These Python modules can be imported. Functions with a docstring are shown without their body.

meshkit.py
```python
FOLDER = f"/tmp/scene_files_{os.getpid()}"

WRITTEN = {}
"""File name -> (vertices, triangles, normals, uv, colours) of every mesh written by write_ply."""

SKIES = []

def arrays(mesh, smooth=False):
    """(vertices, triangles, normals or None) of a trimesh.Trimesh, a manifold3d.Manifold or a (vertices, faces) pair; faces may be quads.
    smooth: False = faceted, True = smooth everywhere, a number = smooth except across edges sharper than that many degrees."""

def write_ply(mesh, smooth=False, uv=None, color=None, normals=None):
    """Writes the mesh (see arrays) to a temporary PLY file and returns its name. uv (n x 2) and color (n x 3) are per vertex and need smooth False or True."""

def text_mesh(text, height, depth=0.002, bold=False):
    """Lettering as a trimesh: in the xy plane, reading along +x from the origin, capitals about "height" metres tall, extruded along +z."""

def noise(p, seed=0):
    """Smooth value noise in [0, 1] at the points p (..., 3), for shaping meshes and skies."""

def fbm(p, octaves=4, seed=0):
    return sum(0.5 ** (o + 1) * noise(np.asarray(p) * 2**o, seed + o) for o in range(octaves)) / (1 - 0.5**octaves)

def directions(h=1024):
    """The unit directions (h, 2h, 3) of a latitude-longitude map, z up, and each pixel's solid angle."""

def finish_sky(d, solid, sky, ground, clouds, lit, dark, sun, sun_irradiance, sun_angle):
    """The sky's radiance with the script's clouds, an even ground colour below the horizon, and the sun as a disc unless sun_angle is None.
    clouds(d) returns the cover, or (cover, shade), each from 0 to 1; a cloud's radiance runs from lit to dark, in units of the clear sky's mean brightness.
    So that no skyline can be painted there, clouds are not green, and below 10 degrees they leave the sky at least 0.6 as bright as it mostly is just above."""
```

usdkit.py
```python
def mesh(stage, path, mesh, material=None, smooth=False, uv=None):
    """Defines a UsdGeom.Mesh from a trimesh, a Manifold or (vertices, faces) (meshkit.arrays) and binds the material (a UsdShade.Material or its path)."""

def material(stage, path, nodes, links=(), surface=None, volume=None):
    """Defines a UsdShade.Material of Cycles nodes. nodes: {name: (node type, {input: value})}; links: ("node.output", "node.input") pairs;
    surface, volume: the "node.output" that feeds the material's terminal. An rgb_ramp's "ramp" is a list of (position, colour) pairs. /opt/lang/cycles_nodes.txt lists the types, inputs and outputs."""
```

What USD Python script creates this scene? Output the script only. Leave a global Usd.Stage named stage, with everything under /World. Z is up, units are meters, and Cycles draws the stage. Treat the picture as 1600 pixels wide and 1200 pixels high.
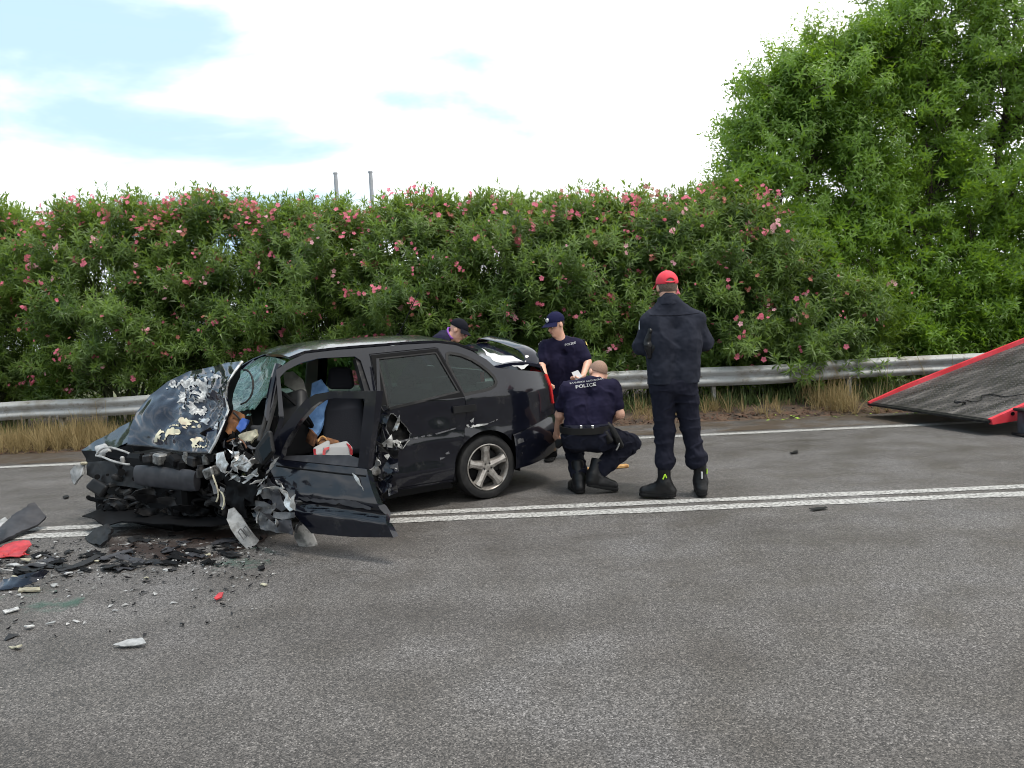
import math, random, numpy as np, trimesh, usdkit, meshkit
from pxr import Usd, UsdGeom, UsdLux, UsdShade, Gf, Sdf, Vt
from shapely.geometry import Polygon, Point, LineString, box as sbox
from shapely import affinity, prepared
from scipy.spatial import Delaunay, cKDTree
from scipy.interpolate import LinearNDInterpolator, NearestNDInterpolator

stage = Usd.Stage.CreateInMemory()
UsdGeom.SetStageUpAxis(stage, 'Z'); UsdGeom.SetStageMetersPerUnit(stage, 1.0)
UsdGeom.Xform.Define(stage, '/World'); UsdGeom.Scope.Define(stage, '/World/Looks')

# ------------------------------------------------------------------ camera
CH, PIT, ROLL, YAW, FPX = 1.4734, .07348, .05185, .03834, 1230.0
EXPOSURE = 1.05
_s, _c = math.sin(PIT), math.cos(PIT)
FW = np.array([-math.sin(YAW)*_c, math.cos(YAW)*_c, -_s]); R0 = np.array([math.cos(YAW), math.sin(YAW), 0]); U0 = np.cross(R0, FW)
RT = math.cos(ROLL)*R0 - math.sin(ROLL)*U0; UP = math.cos(ROLL)*U0 + math.sin(ROLL)*R0
EYE = np.array([0, 0, CH])
cam = UsdGeom.Camera.Define(stage, '/World/camera')
cam.AddTransformOp().Set(Gf.Matrix4d(*[float(x) for r in ((*RT, 0), (*UP, 0), (*(-FW), 0), (*EYE, 1)) for x in r]))
cam.CreateHorizontalApertureAttr(36.0); cam.CreateVerticalApertureAttr(27.0); cam.CreateFocalLengthAttr(36.0*FPX/1600)
cam.CreateClippingRangeAttr(Gf.Vec2f(0.05, 5000)); cam.CreateExposureAttr(EXPOSURE)

# ------------------------------------------------------------------ sky and sun
SUN = np.array([.24, -.22, 1.0]); SUN /= np.linalg.norm(SUN)
SUN_EL, SUN_ROT = math.asin(SUN[2]), math.atan2(SUN[0], SUN[1])
usdkit.material(stage, '/World/Looks/sky', {
    'sky': ('sky_texture', {'sky_type': 'single_scattering', 'sun_disc': False, 'sun_elevation': SUN_EL, 'sun_rotation': SUN_ROT, 'aerosol_density': 2.0}),
    'tc': ('texture_coordinate', {}),
    'map': ('mapping', {'scale': (1.0, 1.0, 2.6), 'location': (5.2, 1.3, .2)}),
    'n': ('noise_texture', {'scale': 2.0, 'detail': 8.0, 'roughness': .52, 'distortion': .25}),
    'sep': ('separate_xyz', {}),
    'gx': ('map_range', {'from_min': -.55, 'from_max': .20, 'to_min': -.115, 'to_max': .22, 'clamp': True}),
    'gz': ('map_range', {'from_min': .05, 'from_max': .50, 'to_min': .06, 'to_max': -.05, 'clamp': True}),
    'add': ('math', {'math_type': 'add'}), 'add2': ('math', {'math_type': 'add'}),
    'cov': ('map_range', {'range_type': 'smoothstep', 'from_min': .37, 'from_max': .56, 'to_min': .0, 'to_max': .93, 'clamp': True}),
    'pale': ('mix_color', {'fac': .80, 'b': (4.2, 5.8, 7.1), 'use_clamp': False}),
    'mix': ('mix_color', {'b': (11.5, 11.6, 11.7), 'use_clamp': False}),
    'bg': ('background_shader', {'strength': .085})},
    [('tc.generated', 'map.vector'), ('map.vector', 'n.vector'), ('tc.generated', 'sep.vector'), ('sep.x', 'gx.value'), ('sep.z', 'gz.value'),
     ('n.fac', 'add.value1'), ('gx.result', 'add.value2'), ('add.value', 'add2.value1'), ('gz.result', 'add2.value2'), ('add2.value', 'cov.value'),
     ('sky.color', 'pale.a'), ('pale.result', 'mix.a'), ('cov.result', 'mix.fac'), ('mix.result', 'bg.color')], surface='bg.background')
sky = UsdLux.DomeLight.Define(stage, '/World/sky')
UsdShade.MaterialBindingAPI.Apply(sky.GetPrim()).Bind(UsdShade.Material.Get(stage, '/World/Looks/sky'))
sky.GetPrim().SetCustomDataByKey('kind', 'structure')
sun = UsdLux.DistantLight.Define(stage, '/World/sun')
sun.CreateIntensityAttr(.40); sun.CreateAngleAttr(14.0); sun.CreateNormalizeAttr(True); sun.CreateColorAttr(Gf.Vec3f(1, .95, .87))
_z = Gf.Vec3d(*map(float, SUN)); sun.AddTransformOp().Set(Gf.Matrix4d().SetRotate(Gf.Rotation(Gf.Vec3d(0, 0, 1), _z)))

# ------------------------------------------------------------------ helpers
def ray(px, py): return FW + RT*(px-800)/FPX - UP*(py-600)/FPX
def G(px, py, z=0.0):                      # the point at height z seen at this place of the photograph
    d = ray(px, py); return EYE + d*(z-CH)/d[2]
def P(px, py, y):                          # the point at distance y along the view
    d = ray(px, py); return EYE + d*y/d[1]
V = lambda *a: np.array(a, float)
unit = lambda v: np.asarray(v, float)/max(np.linalg.norm(v), 1e-9)
counts, made = {}, {}
def numbered(parent, name):
    k = counts.get((parent, name), 0); counts[(parent, name)] = k+1
    return f'{parent}/{name}' + (f'_{k:03d}' if k else '')
def keys(p, **kw):
    for k, v in kw.items():
        if v: p.SetCustomDataByKey(k, v)
class T:                                    # a top-level thing: an Xform whose children are its parts (all shapes are given in world coordinates)
    def __init__(s, name, label, category, loc=(0, 0, 0), rotz=0.0, group=None, kind=None):
        s.path = numbered('/World', name); x = UsdGeom.Xform.Define(stage, s.path)
        x.AddTranslateOp().Set(Gf.Vec3d(*map(float, loc)))
        if rotz: x.AddRotateZOp().Set(math.degrees(rotz))
        s.loc = np.array(loc, float); c, n = math.cos(rotz), math.sin(rotz); s.R = np.array([[c, -n, 0], [n, c, 0], [0, 0, 1]])
        keys(x.GetPrim(), label=label, category=category, group=group, kind=kind)
    def inv(s, v): return (np.asarray(v) - s.loc) @ s.R
    def part(s, name, mesh, m, under=None, smooth=35, label=None, kind=None, local=False):
        v, f = tidy(mesh); v = v if local else s.inv(v)
        path = numbered(under or s.path, name)
        p = usdkit.mesh(stage, path, (v, f), f'/World/Looks/{m}', smooth).GetPrim(); keys(p, label=label, kind=kind)
        return path
def top(name, mesh, m, label=None, category=None, group=None, kind=None, smooth=35):
    v, f = tidy(mesh); c = V((v[:, 0].min()+v[:, 0].max())/2, (v[:, 1].min()+v[:, 1].max())/2, v[:, 2].min()) if kind != 'structure' else V(0, 0, 0)
    path = numbered('/World', name); p = usdkit.mesh(stage, path, (v-c, f), f'/World/Looks/{m}', smooth)
    if kind != 'structure': p.AddTranslateOp().Set(Gf.Vec3d(*map(float, c)))
    keys(p.GetPrim(), label=label, category=category, group=group, kind=kind); return path
def va(m):
    if hasattr(m, 'vertices'): return np.array(m.vertices), np.array(m.faces)
    v, f = np.asarray(m[0], float), np.asarray(m[1], int)
    if f.shape[1] == 4: f = np.vstack([f[:, [0, 1, 2]], f[:, [0, 2, 3]]])
    return v, f
def tidy(m):
    v, f = va(m); f = f[(f[:, 0] != f[:, 1]) & (f[:, 1] != f[:, 2]) & (f[:, 0] != f[:, 2])]; u, i = np.unique(f, return_inverse=True); return v[u], i.reshape(-1, 3)
def join(ms):
    vs, fs, n = [], [], 0
    for m in ms:
        v, f = va(m); vs.append(v); fs.append(f+n); n += len(v)
    return np.vstack(vs), np.vstack(fs)
def frame(d, hint=(0, 0, 1)):
    d = unit(d); a = np.cross(hint, d)
    if np.linalg.norm(a) < 1e-3: a = np.cross((1, 0, 0), d)
    a = unit(a); return a, np.cross(d, a), d
def tube(pts, r, n=8, caps=True, flat=1.0, hint=(0, 0, 1)):
    pts = np.asarray(pts, float); m = len(pts); r = np.broadcast_to(r, (m,)); v = []
    for i in range(m):
        d = pts[min(i+1, m-1)] - pts[max(i-1, 0)]; a, b, _ = frame(d, hint)
        t = np.arange(n)/n*2*np.pi; v.append(pts[i] + r[i]*(np.cos(t)[:, None]*a + flat*np.sin(t)[:, None]*b))
    v = np.vstack(v); f = [[i*n+j, i*n+(j+1) % n, (i+1)*n+(j+1) % n, (i+1)*n+j] for i in range(m-1) for j in range(n)]
    v, f = va((v, f))
    if caps:
        v = np.vstack([v, pts[0], pts[-1]]); k = m*n
        f = np.vstack([f, [[k, (j+1) % n, j] for j in range(n)], [[k+1, (m-1)*n+j, (m-1)*n+(j+1) % n] for j in range(n)]])
    return v, f
def spline(pts, n):
    from scipy.interpolate import CubicSpline
    pts = np.asarray(pts, float); t = np.r_[0, np.cumsum(np.linalg.norm(np.diff(pts, axis=0), axis=1))]
    return CubicSpline(t, pts)(np.linspace(0, t[-1], n))
def bevbox(size, c=(0, 0, 0), R=None, bev=.01):
    import manifold3d as m3
    s = np.asarray(size, float)/2; b = min(bev, s.min()*.9); pts = []
    for sx in (-1, 1):
        for sy in (-1, 1):
            for sz in (-1, 1):
                q = V(sx, sy, sz)
                for k in range(3):
                    o = np.where(np.arange(3) == k, 0, b); pts.append(q*(s-o))
    m = m3.Manifold.hull_points(np.array(pts)).to_mesh(); v = np.array(m.vert_properties[:, :3], float)
    if R is not None: v = v @ np.asarray(R).T
    return v + np.asarray(c, float), np.array(m.tri_verts)
def axes(x, z=(0, 0, 1)):                    # rotation whose columns are x, y, z
    x = unit(x); z = np.asarray(z, float); y = unit(np.cross(z, x)); return np.stack([x, y, np.cross(x, y)], 1)
def hull(pts):
    h = trimesh.convex.convex_hull(np.asarray(pts, float)); return np.array(h.vertices), np.array(h.faces)
def fillpoly(poly, res):
    pts = []
    for ring in [poly.exterior, *poly.interiors]:
        c = np.array(ring.coords)[:-1]
        for a, b in zip(c, np.roll(c, -1, 0)):
            n = max(1, int(round(np.linalg.norm(b-a)/res))); pts += [a+(b-a)*k/n for k in range(n)]
    x0, y0, x1, y1 = poly.bounds; inner = prepared.prep(poly.buffer(-res*.45)); row = 0; y = y0
    while y < y1:
        for x in np.arange(x0+(row % 2)*res/2, x1, res):
            if inner.contains(Point(x, y)): pts.append(V(x, y))
        y += res*.87; row += 1
    pts = np.array(pts); f = Delaunay(pts).simplices; ok = prepared.prep(poly.buffer(1e-6)); c = pts[f].mean(1)
    f = f[[ok.contains(Point(*q)) for q in c]]
    a, b, d = pts[f[:, 0]], pts[f[:, 1]], pts[f[:, 2]]; ar = (b[:, 0]-a[:, 0])*(d[:, 1]-a[:, 1])-(b[:, 1]-a[:, 1])*(d[:, 0]-a[:, 0])
    f = f[np.abs(ar) > 1e-12]; ar = ar[np.abs(ar) > 1e-12]; f[ar < 0] = f[ar < 0][:, ::-1]
    return pts, f
def vnorm(v, f):
    n = np.zeros_like(v); fn = np.cross(v[f[:, 1]]-v[f[:, 0]], v[f[:, 2]]-v[f[:, 0]])
    for k in range(3): np.add.at(n, f[:, k], fn)
    return n/np.maximum(np.linalg.norm(n, axis=1, keepdims=True), 1e-12)
def solid(v, f, t):
    n = vnorm(v, f); k = len(v); e = np.vstack([f[:, [0, 1]], f[:, [1, 2]], f[:, [2, 0]]])
    key = {tuple(x) for x in e.tolist()}; rim = [(a, b) for a, b in e.tolist() if (b, a) not in key]
    w = [[b, a, a+k] for a, b in rim] + [[b, a+k, b+k] for a, b in rim]
    return np.vstack([v, v-n*t]), np.vstack([f, f[:, ::-1]+k, np.array(w).reshape(-1, 3)])
def nz(p, s, seed=0, o=3): return meshkit.fbm(np.asarray(p)*s, o, seed)-.5
def skin(pts, t=.004, amp=.0, freq=8, seed=0, res=5, fine=.0, holes=(), ridge=0.0, curve=None):
    """A sheet of metal, plastic or cloth through corners (place in the photograph, distance), with its own bends and thickness."""
    q = np.array(pts, float); poly = Polygon(q[:, :2], [np.array(h)[:, :2] for h in holes]).buffer(0)
    if poly.geom_type != 'Polygon': poly = max(poly.geoms, key=lambda g: g.area)
    p2, f = fillpoly(poly, res)
    A = np.c_[q[:, :2], np.ones(len(q))]; co = np.linalg.lstsq(A, q[:, 2], rcond=None)[0]
    dev = q[:, 2]-A@co; w = 1/(np.linalg.norm(p2[:, None]-q[None, :, :2], axis=2)**2+4)
    y = np.c_[p2, np.ones(len(p2))]@co + (w*dev).sum(1)/w.sum(1)
    v = np.array([P(a, b, c) for (a, b), c in zip(p2, y)]); f = f[:, ::-1]; n = vnorm(v, f)
    if curve is not None: v = v + n*np.array([curve(*a) for a in p2])[:, None]
    d = amp*2*nz(v, freq, seed) if amp else 0
    if ridge: d = d + ridge*(np.abs(nz(v, freq*.9, seed+7, 2))*4-.5)
    if fine: d = d + fine*2*nz(v, freq*4, seed+3)
    v = v + n*np.broadcast_to(d, (len(v),))[:, None]
    return solid(v, f, t)

# ------------------------------------------------------------------ materials
def mat(name, col, rough=.6, metal=0.0, spec=.5, col2=None, ns=6.0, lo=.4, hi=.6, det=4.0, bump=0.0, bs=60.0, bd=.01, coat=0.0, island=0.0, trans=0.0, rough2=None, dirt=None, sheen=0.0):
    n = {'p': ('principled_bsdf', {'base_color': col, 'roughness': rough, 'metallic': metal, 'specular_ior_level': spec, 'coat_weight': coat, 'sheen_weight': sheen}), 'g': ('geometry', {})}
    l = []; out = None
    if col2 is not None:
        n['n'] = ('noise_texture', {'scale': ns, 'detail': det, 'roughness': .6}); n['r'] = ('rgb_ramp', {'ramp': [(lo, col), (hi, col2)]})
        l += [('g.position', 'n.vector'), ('n.fac', 'r.fac')]; out = 'r.color'
        if rough2 is not None:
            n['mr'] = ('map_range', {'from_min': lo, 'from_max': hi, 'to_min': rough, 'to_max': rough2, 'clamp': True}); l += [('n.fac', 'mr.value'), ('mr.result', 'p.roughness')]
    if dirt is not None:
        dc, ds, dlo, dhi, dr = dirt
        n['dn'] = ('noise_texture', {'scale': ds, 'detail': 6.0, 'roughness': .7}); n['dm'] = ('map_range', {'from_min': dlo, 'from_max': dhi, 'clamp': True}); n['dx'] = ('mix_color', {'a': col, 'b': dc})
        l += [('g.position', 'dn.vector'), ('dn.fac', 'dm.value'), ('dm.result', 'dx.fac')]
        if out: l.append((out, 'dx.a'))
        n['dro'] = ('mix_float', {'a': rough, 'b': dr}); l += [('dm.result', 'dro.fac'), ('dro.result', 'p.roughness')]; out = 'dx.result'
    if island:
        n['mi'] = ('map_range', {'from_min': 0., 'from_max': 1., 'to_min': 1-island, 'to_max': 1+island}); n['hv'] = ('hsv', {'color': col}); l += [('g.random_per_island', 'mi.value'), ('mi.result', 'hv.value')]
        if out: l.append((out, 'hv.color'))
        out = 'hv.color'
    if out: l.append((out, 'p.base_color'))
    if bump:
        n['bn'] = ('noise_texture', {'scale': bs, 'detail': 4.0, 'roughness': .65}); n['b'] = ('bump', {'strength': bump, 'distance': bd})
        l += [('g.position', 'bn.vector'), ('bn.fac', 'b.height'), ('b.normal', 'p.normal')]
    s = 'p.BSDF'
    if trans:
        n['t'] = ('translucent_bsdf', {'color': col}); n['m'] = ('mix_closure', {'fac': trans}); l += [('p.BSDF', 'm.closure1'), ('t.BSDF', 'm.closure2')]
        if out: l.append((out, 't.color'))
        s = 'm.closure'
    return usdkit.material(stage, f'/World/Looks/{name}', n, l, surface=s)

def leafmat(name, dark, light, yellow, trans=.32, rough=.42):
    return usdkit.material(stage, f'/World/Looks/{name}', {
        'g': ('geometry', {}), 'n': ('noise_texture', {'scale': 1.7, 'detail': 3.0}), 'r': ('rgb_ramp', {'ramp': [(.33, dark), (.6, light)]}),
        'm': ('map_range', {'from_min': .9, 'from_max': 1., 'clamp': True}), 'mx': ('mix_color', {'b': yellow}),
        'v': ('map_range', {'from_min': 0., 'from_max': 1., 'to_min': .65, 'to_max': 1.35}), 'h': ('hsv', {}),
        'p': ('principled_bsdf', {'roughness': rough, 'specular_ior_level': .45}), 't': ('translucent_bsdf', {}), 'mc': ('mix_closure', {'fac': trans}),
        'tb': ('mix_color', {'fac': .55, 'b': (light[0]*2.0, light[1]*1.9, light[2]*.7)})},
        [('g.position', 'n.vector'), ('n.fac', 'r.fac'), ('g.random_per_island', 'm.value'), ('m.result', 'mx.fac'), ('r.color', 'mx.a'), ('g.random_per_island', 'v.value'), ('v.result', 'h.value'),
         ('mx.result', 'h.color'), ('h.color', 'p.base_color'), ('h.color', 'tb.a'), ('tb.result', 't.color'), ('p.BSDF', 'mc.closure1'), ('t.BSDF', 'mc.closure2')], surface='mc.closure')

usdkit.material(stage, '/World/Looks/asphalt', {
    'g': ('geometry', {}), 'big': ('noise_texture', {'scale': .55, 'detail': 5.0, 'roughness': .6}), 'mid': ('noise_texture', {'scale': 2.3, 'detail': 5.0}),
    'sm': ('mapping', {'scale': (.12, 1.0, 1.0)}), 'streak': ('noise_texture', {'scale': 2.2, 'detail': 3.0}),
    'gr': ('voronoi_texture', {'scale': 185.0, 'randomness': 1.0}), 'gr2': ('noise_texture', {'scale': 130.0, 'detail': 3.0, 'roughness': .75}),
    'grc': ('separate_color', {}), 'gr3': ('noise_texture', {'scale': 42.0, 'detail': 4.0, 'roughness': .7}), 'tone4': ('rgb_ramp', {'ramp': [(.32, (.76, .76, .76)), (.5, (1., 1., 1.)), (.66, (1.22, 1.22, 1.23))]}), 'mul4': ('mix_color', {'blend_type': 'multiply', 'fac': .9, 'use_clamp': False}), 'stone': ('rgb_ramp', {'ramp': [(0, (.021, .0205, .020)), (.40, (.056, .0550, .054)), (.70, (.097, .0955, .094)), (.92, (.140, .1385, .136)), (1, (.235, .234, .230))]}),
    'tone': ('rgb_ramp', {'ramp': [(.30, (.66, .61, .56)), (.5, (.98, .93, .88)), (.70, (1.18, 1.15, 1.14))]}),
    'tone2': ('rgb_ramp', {'ramp': [(.35, (.82, .79, .76)), (.62, (1.08, 1.08, 1.10))]}),
    'mul': ('mix_color', {'blend_type': 'multiply', 'fac': 1., 'use_clamp': False}), 'mul2': ('mix_color', {'blend_type': 'multiply', 'fac': 1., 'use_clamp': False}), 'mul3': ('mix_color', {'blend_type': 'multiply', 'fac': .45, 'use_clamp': False}),
    'tone3': ('rgb_ramp', {'ramp': [(.35, (.70, .68, .66)), (.65, (1.15, 1.15, 1.15))]}),
    'rg': ('map_range', {'from_min': .35, 'from_max': .62, 'to_min': .52, 'to_max': .84, 'clamp': True}),
    'b': ('bump', {'strength': .6, 'distance': .004}), 'add': ('math', {'math_type': 'subtract'}),
    'p': ('principled_bsdf', {'specular_ior_level': .42})},
    [('g.position', 'big.vector'), ('g.position', 'mid.vector'), ('g.position', 'gr.vector'), ('g.position', 'gr2.vector'), ('g.position', 'sm.vector'), ('sm.vector', 'streak.vector'),
     ('gr.color', 'grc.color'), ('grc.r', 'stone.fac'), ('big.fac', 'tone.fac'), ('mid.fac', 'tone2.fac'), ('streak.fac', 'tone3.fac'),
     ('stone.color', 'mul.a'), ('tone.color', 'mul.b'), ('mul.result', 'mul2.a'), ('tone2.color', 'mul2.b'), ('mul2.result', 'mul3.a'), ('tone3.color', 'mul3.b'), ('mul3.result', 'mul4.a'), ('g.position', 'gr3.vector'), ('gr3.fac', 'tone4.fac'), ('tone4.color', 'mul4.b'), ('mul4.result', 'p.base_color'),
     ('mid.fac', 'rg.value'), ('rg.result', 'p.roughness'), ('gr2.fac', 'add.value1'), ('gr.distance', 'add.value2'), ('add.value', 'b.height'), ('b.normal', 'p.normal')], surface='p.BSDF')
mat('road_paint', (.40, .395, .375), .75, col2=(.085, .082, .078), ns=44, lo=.40, hi=.63, det=8, bump=.4, bs=120, bd=.004)
mat('soil', (.042, .030, .021), .95, col2=(.095, .056, .033), ns=5, bump=.8, bs=30, bd=.03)
mat('field', (.10, .09, .04), .95, col2=(.06, .08, .03), ns=.4, bump=.5, bs=8, bd=.05)
mat('dry_grass', (.48, .36, .16), .8, island=.45, trans=.25)
mat('green_grass', (.10, .15, .035), .7, island=.4, trans=.25)
mat('litter', (.17, .075, .04), .9, island=.6)
leafmat('oleander_leaf', (.048, .100, .020), (.175, .275, .060), (.50, .29, .10), trans=.42)
leafmat('tree_leaf', (.085, .170, .020), (.195, .335, .048), (.32, .37, .07), trans=.44)
mat('bark', (.085, .062, .045), .9, col2=(.035, .026, .02), ns=22, bump=.7, bs=45, bd=.02)
mat('green_stem', (.06, .075, .03), .8)
mat('petal', (.95, .24, .34), .55, island=.2, trans=.5)
mat('petal_pale', (.96, .50, .56), .55, island=.15, trans=.5)
mat('faded_petal', (.50, .17, .12), .7, island=.4, trans=.2)
mat('galvanised', (.30, .305, .30), .60, metal=.22, spec=.35, col2=(.17, .15, .12), ns=3.2, lo=.45, hi=.72, dirt=((.10, .065, .04), 9, .56, .75, .85), bump=.1, bs=30)
mat('post_steel', (.36, .37, .36), .6, metal=.4, col2=(.2, .19, .17), ns=9)
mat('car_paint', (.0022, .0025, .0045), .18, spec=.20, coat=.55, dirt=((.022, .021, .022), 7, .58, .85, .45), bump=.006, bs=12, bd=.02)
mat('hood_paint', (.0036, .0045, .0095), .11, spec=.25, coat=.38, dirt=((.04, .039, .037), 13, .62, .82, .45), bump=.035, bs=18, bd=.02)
mat('bare_metal', (.60, .60, .59), .42, metal=.75, col2=(.30, .29, .27), ns=20, bump=.3, bs=50, bd=.008)
mat('primer', (.50, .47, .34), .75, col2=(.36, .25, .19), ns=9, lo=.5, hi=.72)
mat('primer_white', (.50, .50, .48), .7, col2=(.20, .20, .20), ns=30)
mat('black_plastic', (.0055, .0055, .006), .5, spec=.22, col2=(.011, .011, .0115), ns=9, dirt=((.032, .030, .028), 18, .60, .80, .85))
mat('matte_black', (.003, .003, .0034), .6, spec=.09)
mat('grey_plastic', (.105, .105, .108), .5, spec=.35, col2=(.05, .05, .052), ns=12, dirt=((.17, .16, .14), 20, .55, .75, .8))
mat('dark_grey_plastic', (.019, .019, .022), .5, spec=.25, col2=(.032, .032, .036), ns=10, dirt=((.07, .066, .06), 20, .6, .78, .85))
mat('pale_plastic', (.31, .31, .305), .4, col2=(.18, .18, .175), ns=18, dirt=((.14, .13, .12), 26, .55, .75, .7))
mat('cream_plastic', (.34, .32, .23), .5, col2=(.2, .18, .13), ns=20)
mat('rubber', (.010, .010, .0105), .7, spec=.25, col2=(.020, .0195, .019), ns=14, bump=.2, bs=80)
mat('alloy', (.38, .36, .33), .42, metal=.7, col2=(.24, .22, .20), ns=25)
mat('dark_metal', (.012, .012, .013), .5, metal=.4, spec=.3, col2=(.06, .055, .05), ns=16, lo=.5, hi=.75)
mat('engine_metal', (.22, .22, .215), .5, metal=.7, col2=(.06, .058, .055), ns=22)
mat('seat_cloth', (.011, .012, .016), .9, spec=.2, bump=.2, bs=90)
mat('trim_grey', (.045, .045, .048), .8, spec=.25, bump=.15, bs=70)
mat('trim_beige', (.36, .34, .30), .8)
mat('airbag', (.40, .38, .34), .85, col2=(.30, .28, .25), ns=6, bump=.3, bs=14, bd=.03)
mat('denim', (.10, .21, .42), .85, col2=(.16, .30, .54), ns=12, bump=.3, bs=40)
mat('brown_cloth', (.16, .065, .02), .85, col2=(.07, .03, .015), ns=15)
mat('white_card', (.22, .218, .215), .6); mat('paper_and_glint_white', (.48, .48, .48), .6); mat('red_plastic', (.40, .016, .02), .4, col2=(.26, .012, .015), ns=16); mat('red_cloth', (.58, .030, .05), .8, bump=.1, bs=60)
mat('blue_plastic', (.018, .06, .24), .45)
mat('bed_red', (.50, .022, .032), .5, col2=(.60, .05, .07), ns=3, bump=.03, bs=12, dirt=((.16, .04, .04), 11, .60, .75, .75))
mat('lamp_red', (.42, .012, .015), .15, coat=.8)
mat('navy_jacket', (.0125, .0145, .0225), .9, spec=.14, col2=(.0185, .0205, .030), ns=18, bump=.25, bs=160, bd=.004)
mat('navy_shirt', (.0085, .0075, .021), .9, spec=.12, col2=(.0125, .011, .028), ns=16, bump=.2, bs=150, bd=.003)
mat('navy_cap', (.0075, .008, .033), .85, spec=.12); mat('black_cap', (.0055, .0058, .010), .85, spec=.12); mat('hair_buzz', (.20, .12, .085), .8, col2=(.26, .16, .115), ns=150, bump=.2, bs=300); mat('navy_trousers', (.0072, .0078, .0145), .9, spec=.12, col2=(.011, .0118, .020), ns=14, bump=.2, bs=130, bd=.003)
mat('boot_leather', (.0045, .0045, .005), .45, spec=.28, bump=.12, bs=50, bd=.004); mat('sole', (.007, .007, .007), .8, spec=.2)
mat('skin', (.50, .27, .185), .5, col2=(.56, .32, .23), ns=14); mat('hair_short', (.075, .052, .038), .8, col2=(.14, .10, .075), ns=120, bump=.3, bs=300)
mat('hair_dark', (.016, .012, .010), .7); mat('lip', (.33, .12, .10), .5); mat('eye_white', (.7, .68, .65), .3); mat('eye_dark', (.02, .015, .012), .2)
mat('patch_white', (.42, .42, .42), .7); mat('patch_gold', (.55, .42, .12), .6); mat('neon', (.36, .60, .03), .5); mat('purple', (.16, .04, .30), .7)
mat('wood', (.46, .27, .09), .7, col2=(.28, .13, .04), ns=30); mat('belt_leather', (.006, .0055, .0055), .5, spec=.25); mat('steel', (.55, .55, .55), .3, metal=1.0)
mat('leaf_green', (.28, .42, .05), .6, island=.3)

def stain(name, col, rough, lo, hi, sc, most=.9):
    usdkit.material(stage, f'/World/Looks/{name}', {'g': ('geometry', {}), 'n': ('noise_texture', {'scale': sc, 'detail': 6.0, 'roughness': .65}), 'm': ('map_range', {'range_type': 'smoothstep', 'from_min': lo, 'from_max': hi, 'to_min': 0., 'to_max': most, 'clamp': True}), 'p': ('principled_bsdf', {'base_color': col, 'roughness': rough, 'specular_ior_level': .3}), 't': ('transparent_bsdf', {}), 'x': ('mix_closure', {})},
        [('g.position', 'n.vector'), ('n.fac', 'm.value'), ('m.result', 'x.fac'), ('t.BSDF', 'x.closure1'), ('p.BSDF', 'x.closure2')], surface='x.closure')
stain('fluid', (.022, .014, .011), .45, .36, .60, 3.2); stain('coolant', (.022, .060, .042), .6, .48, .72, 4.5, .5)

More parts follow.
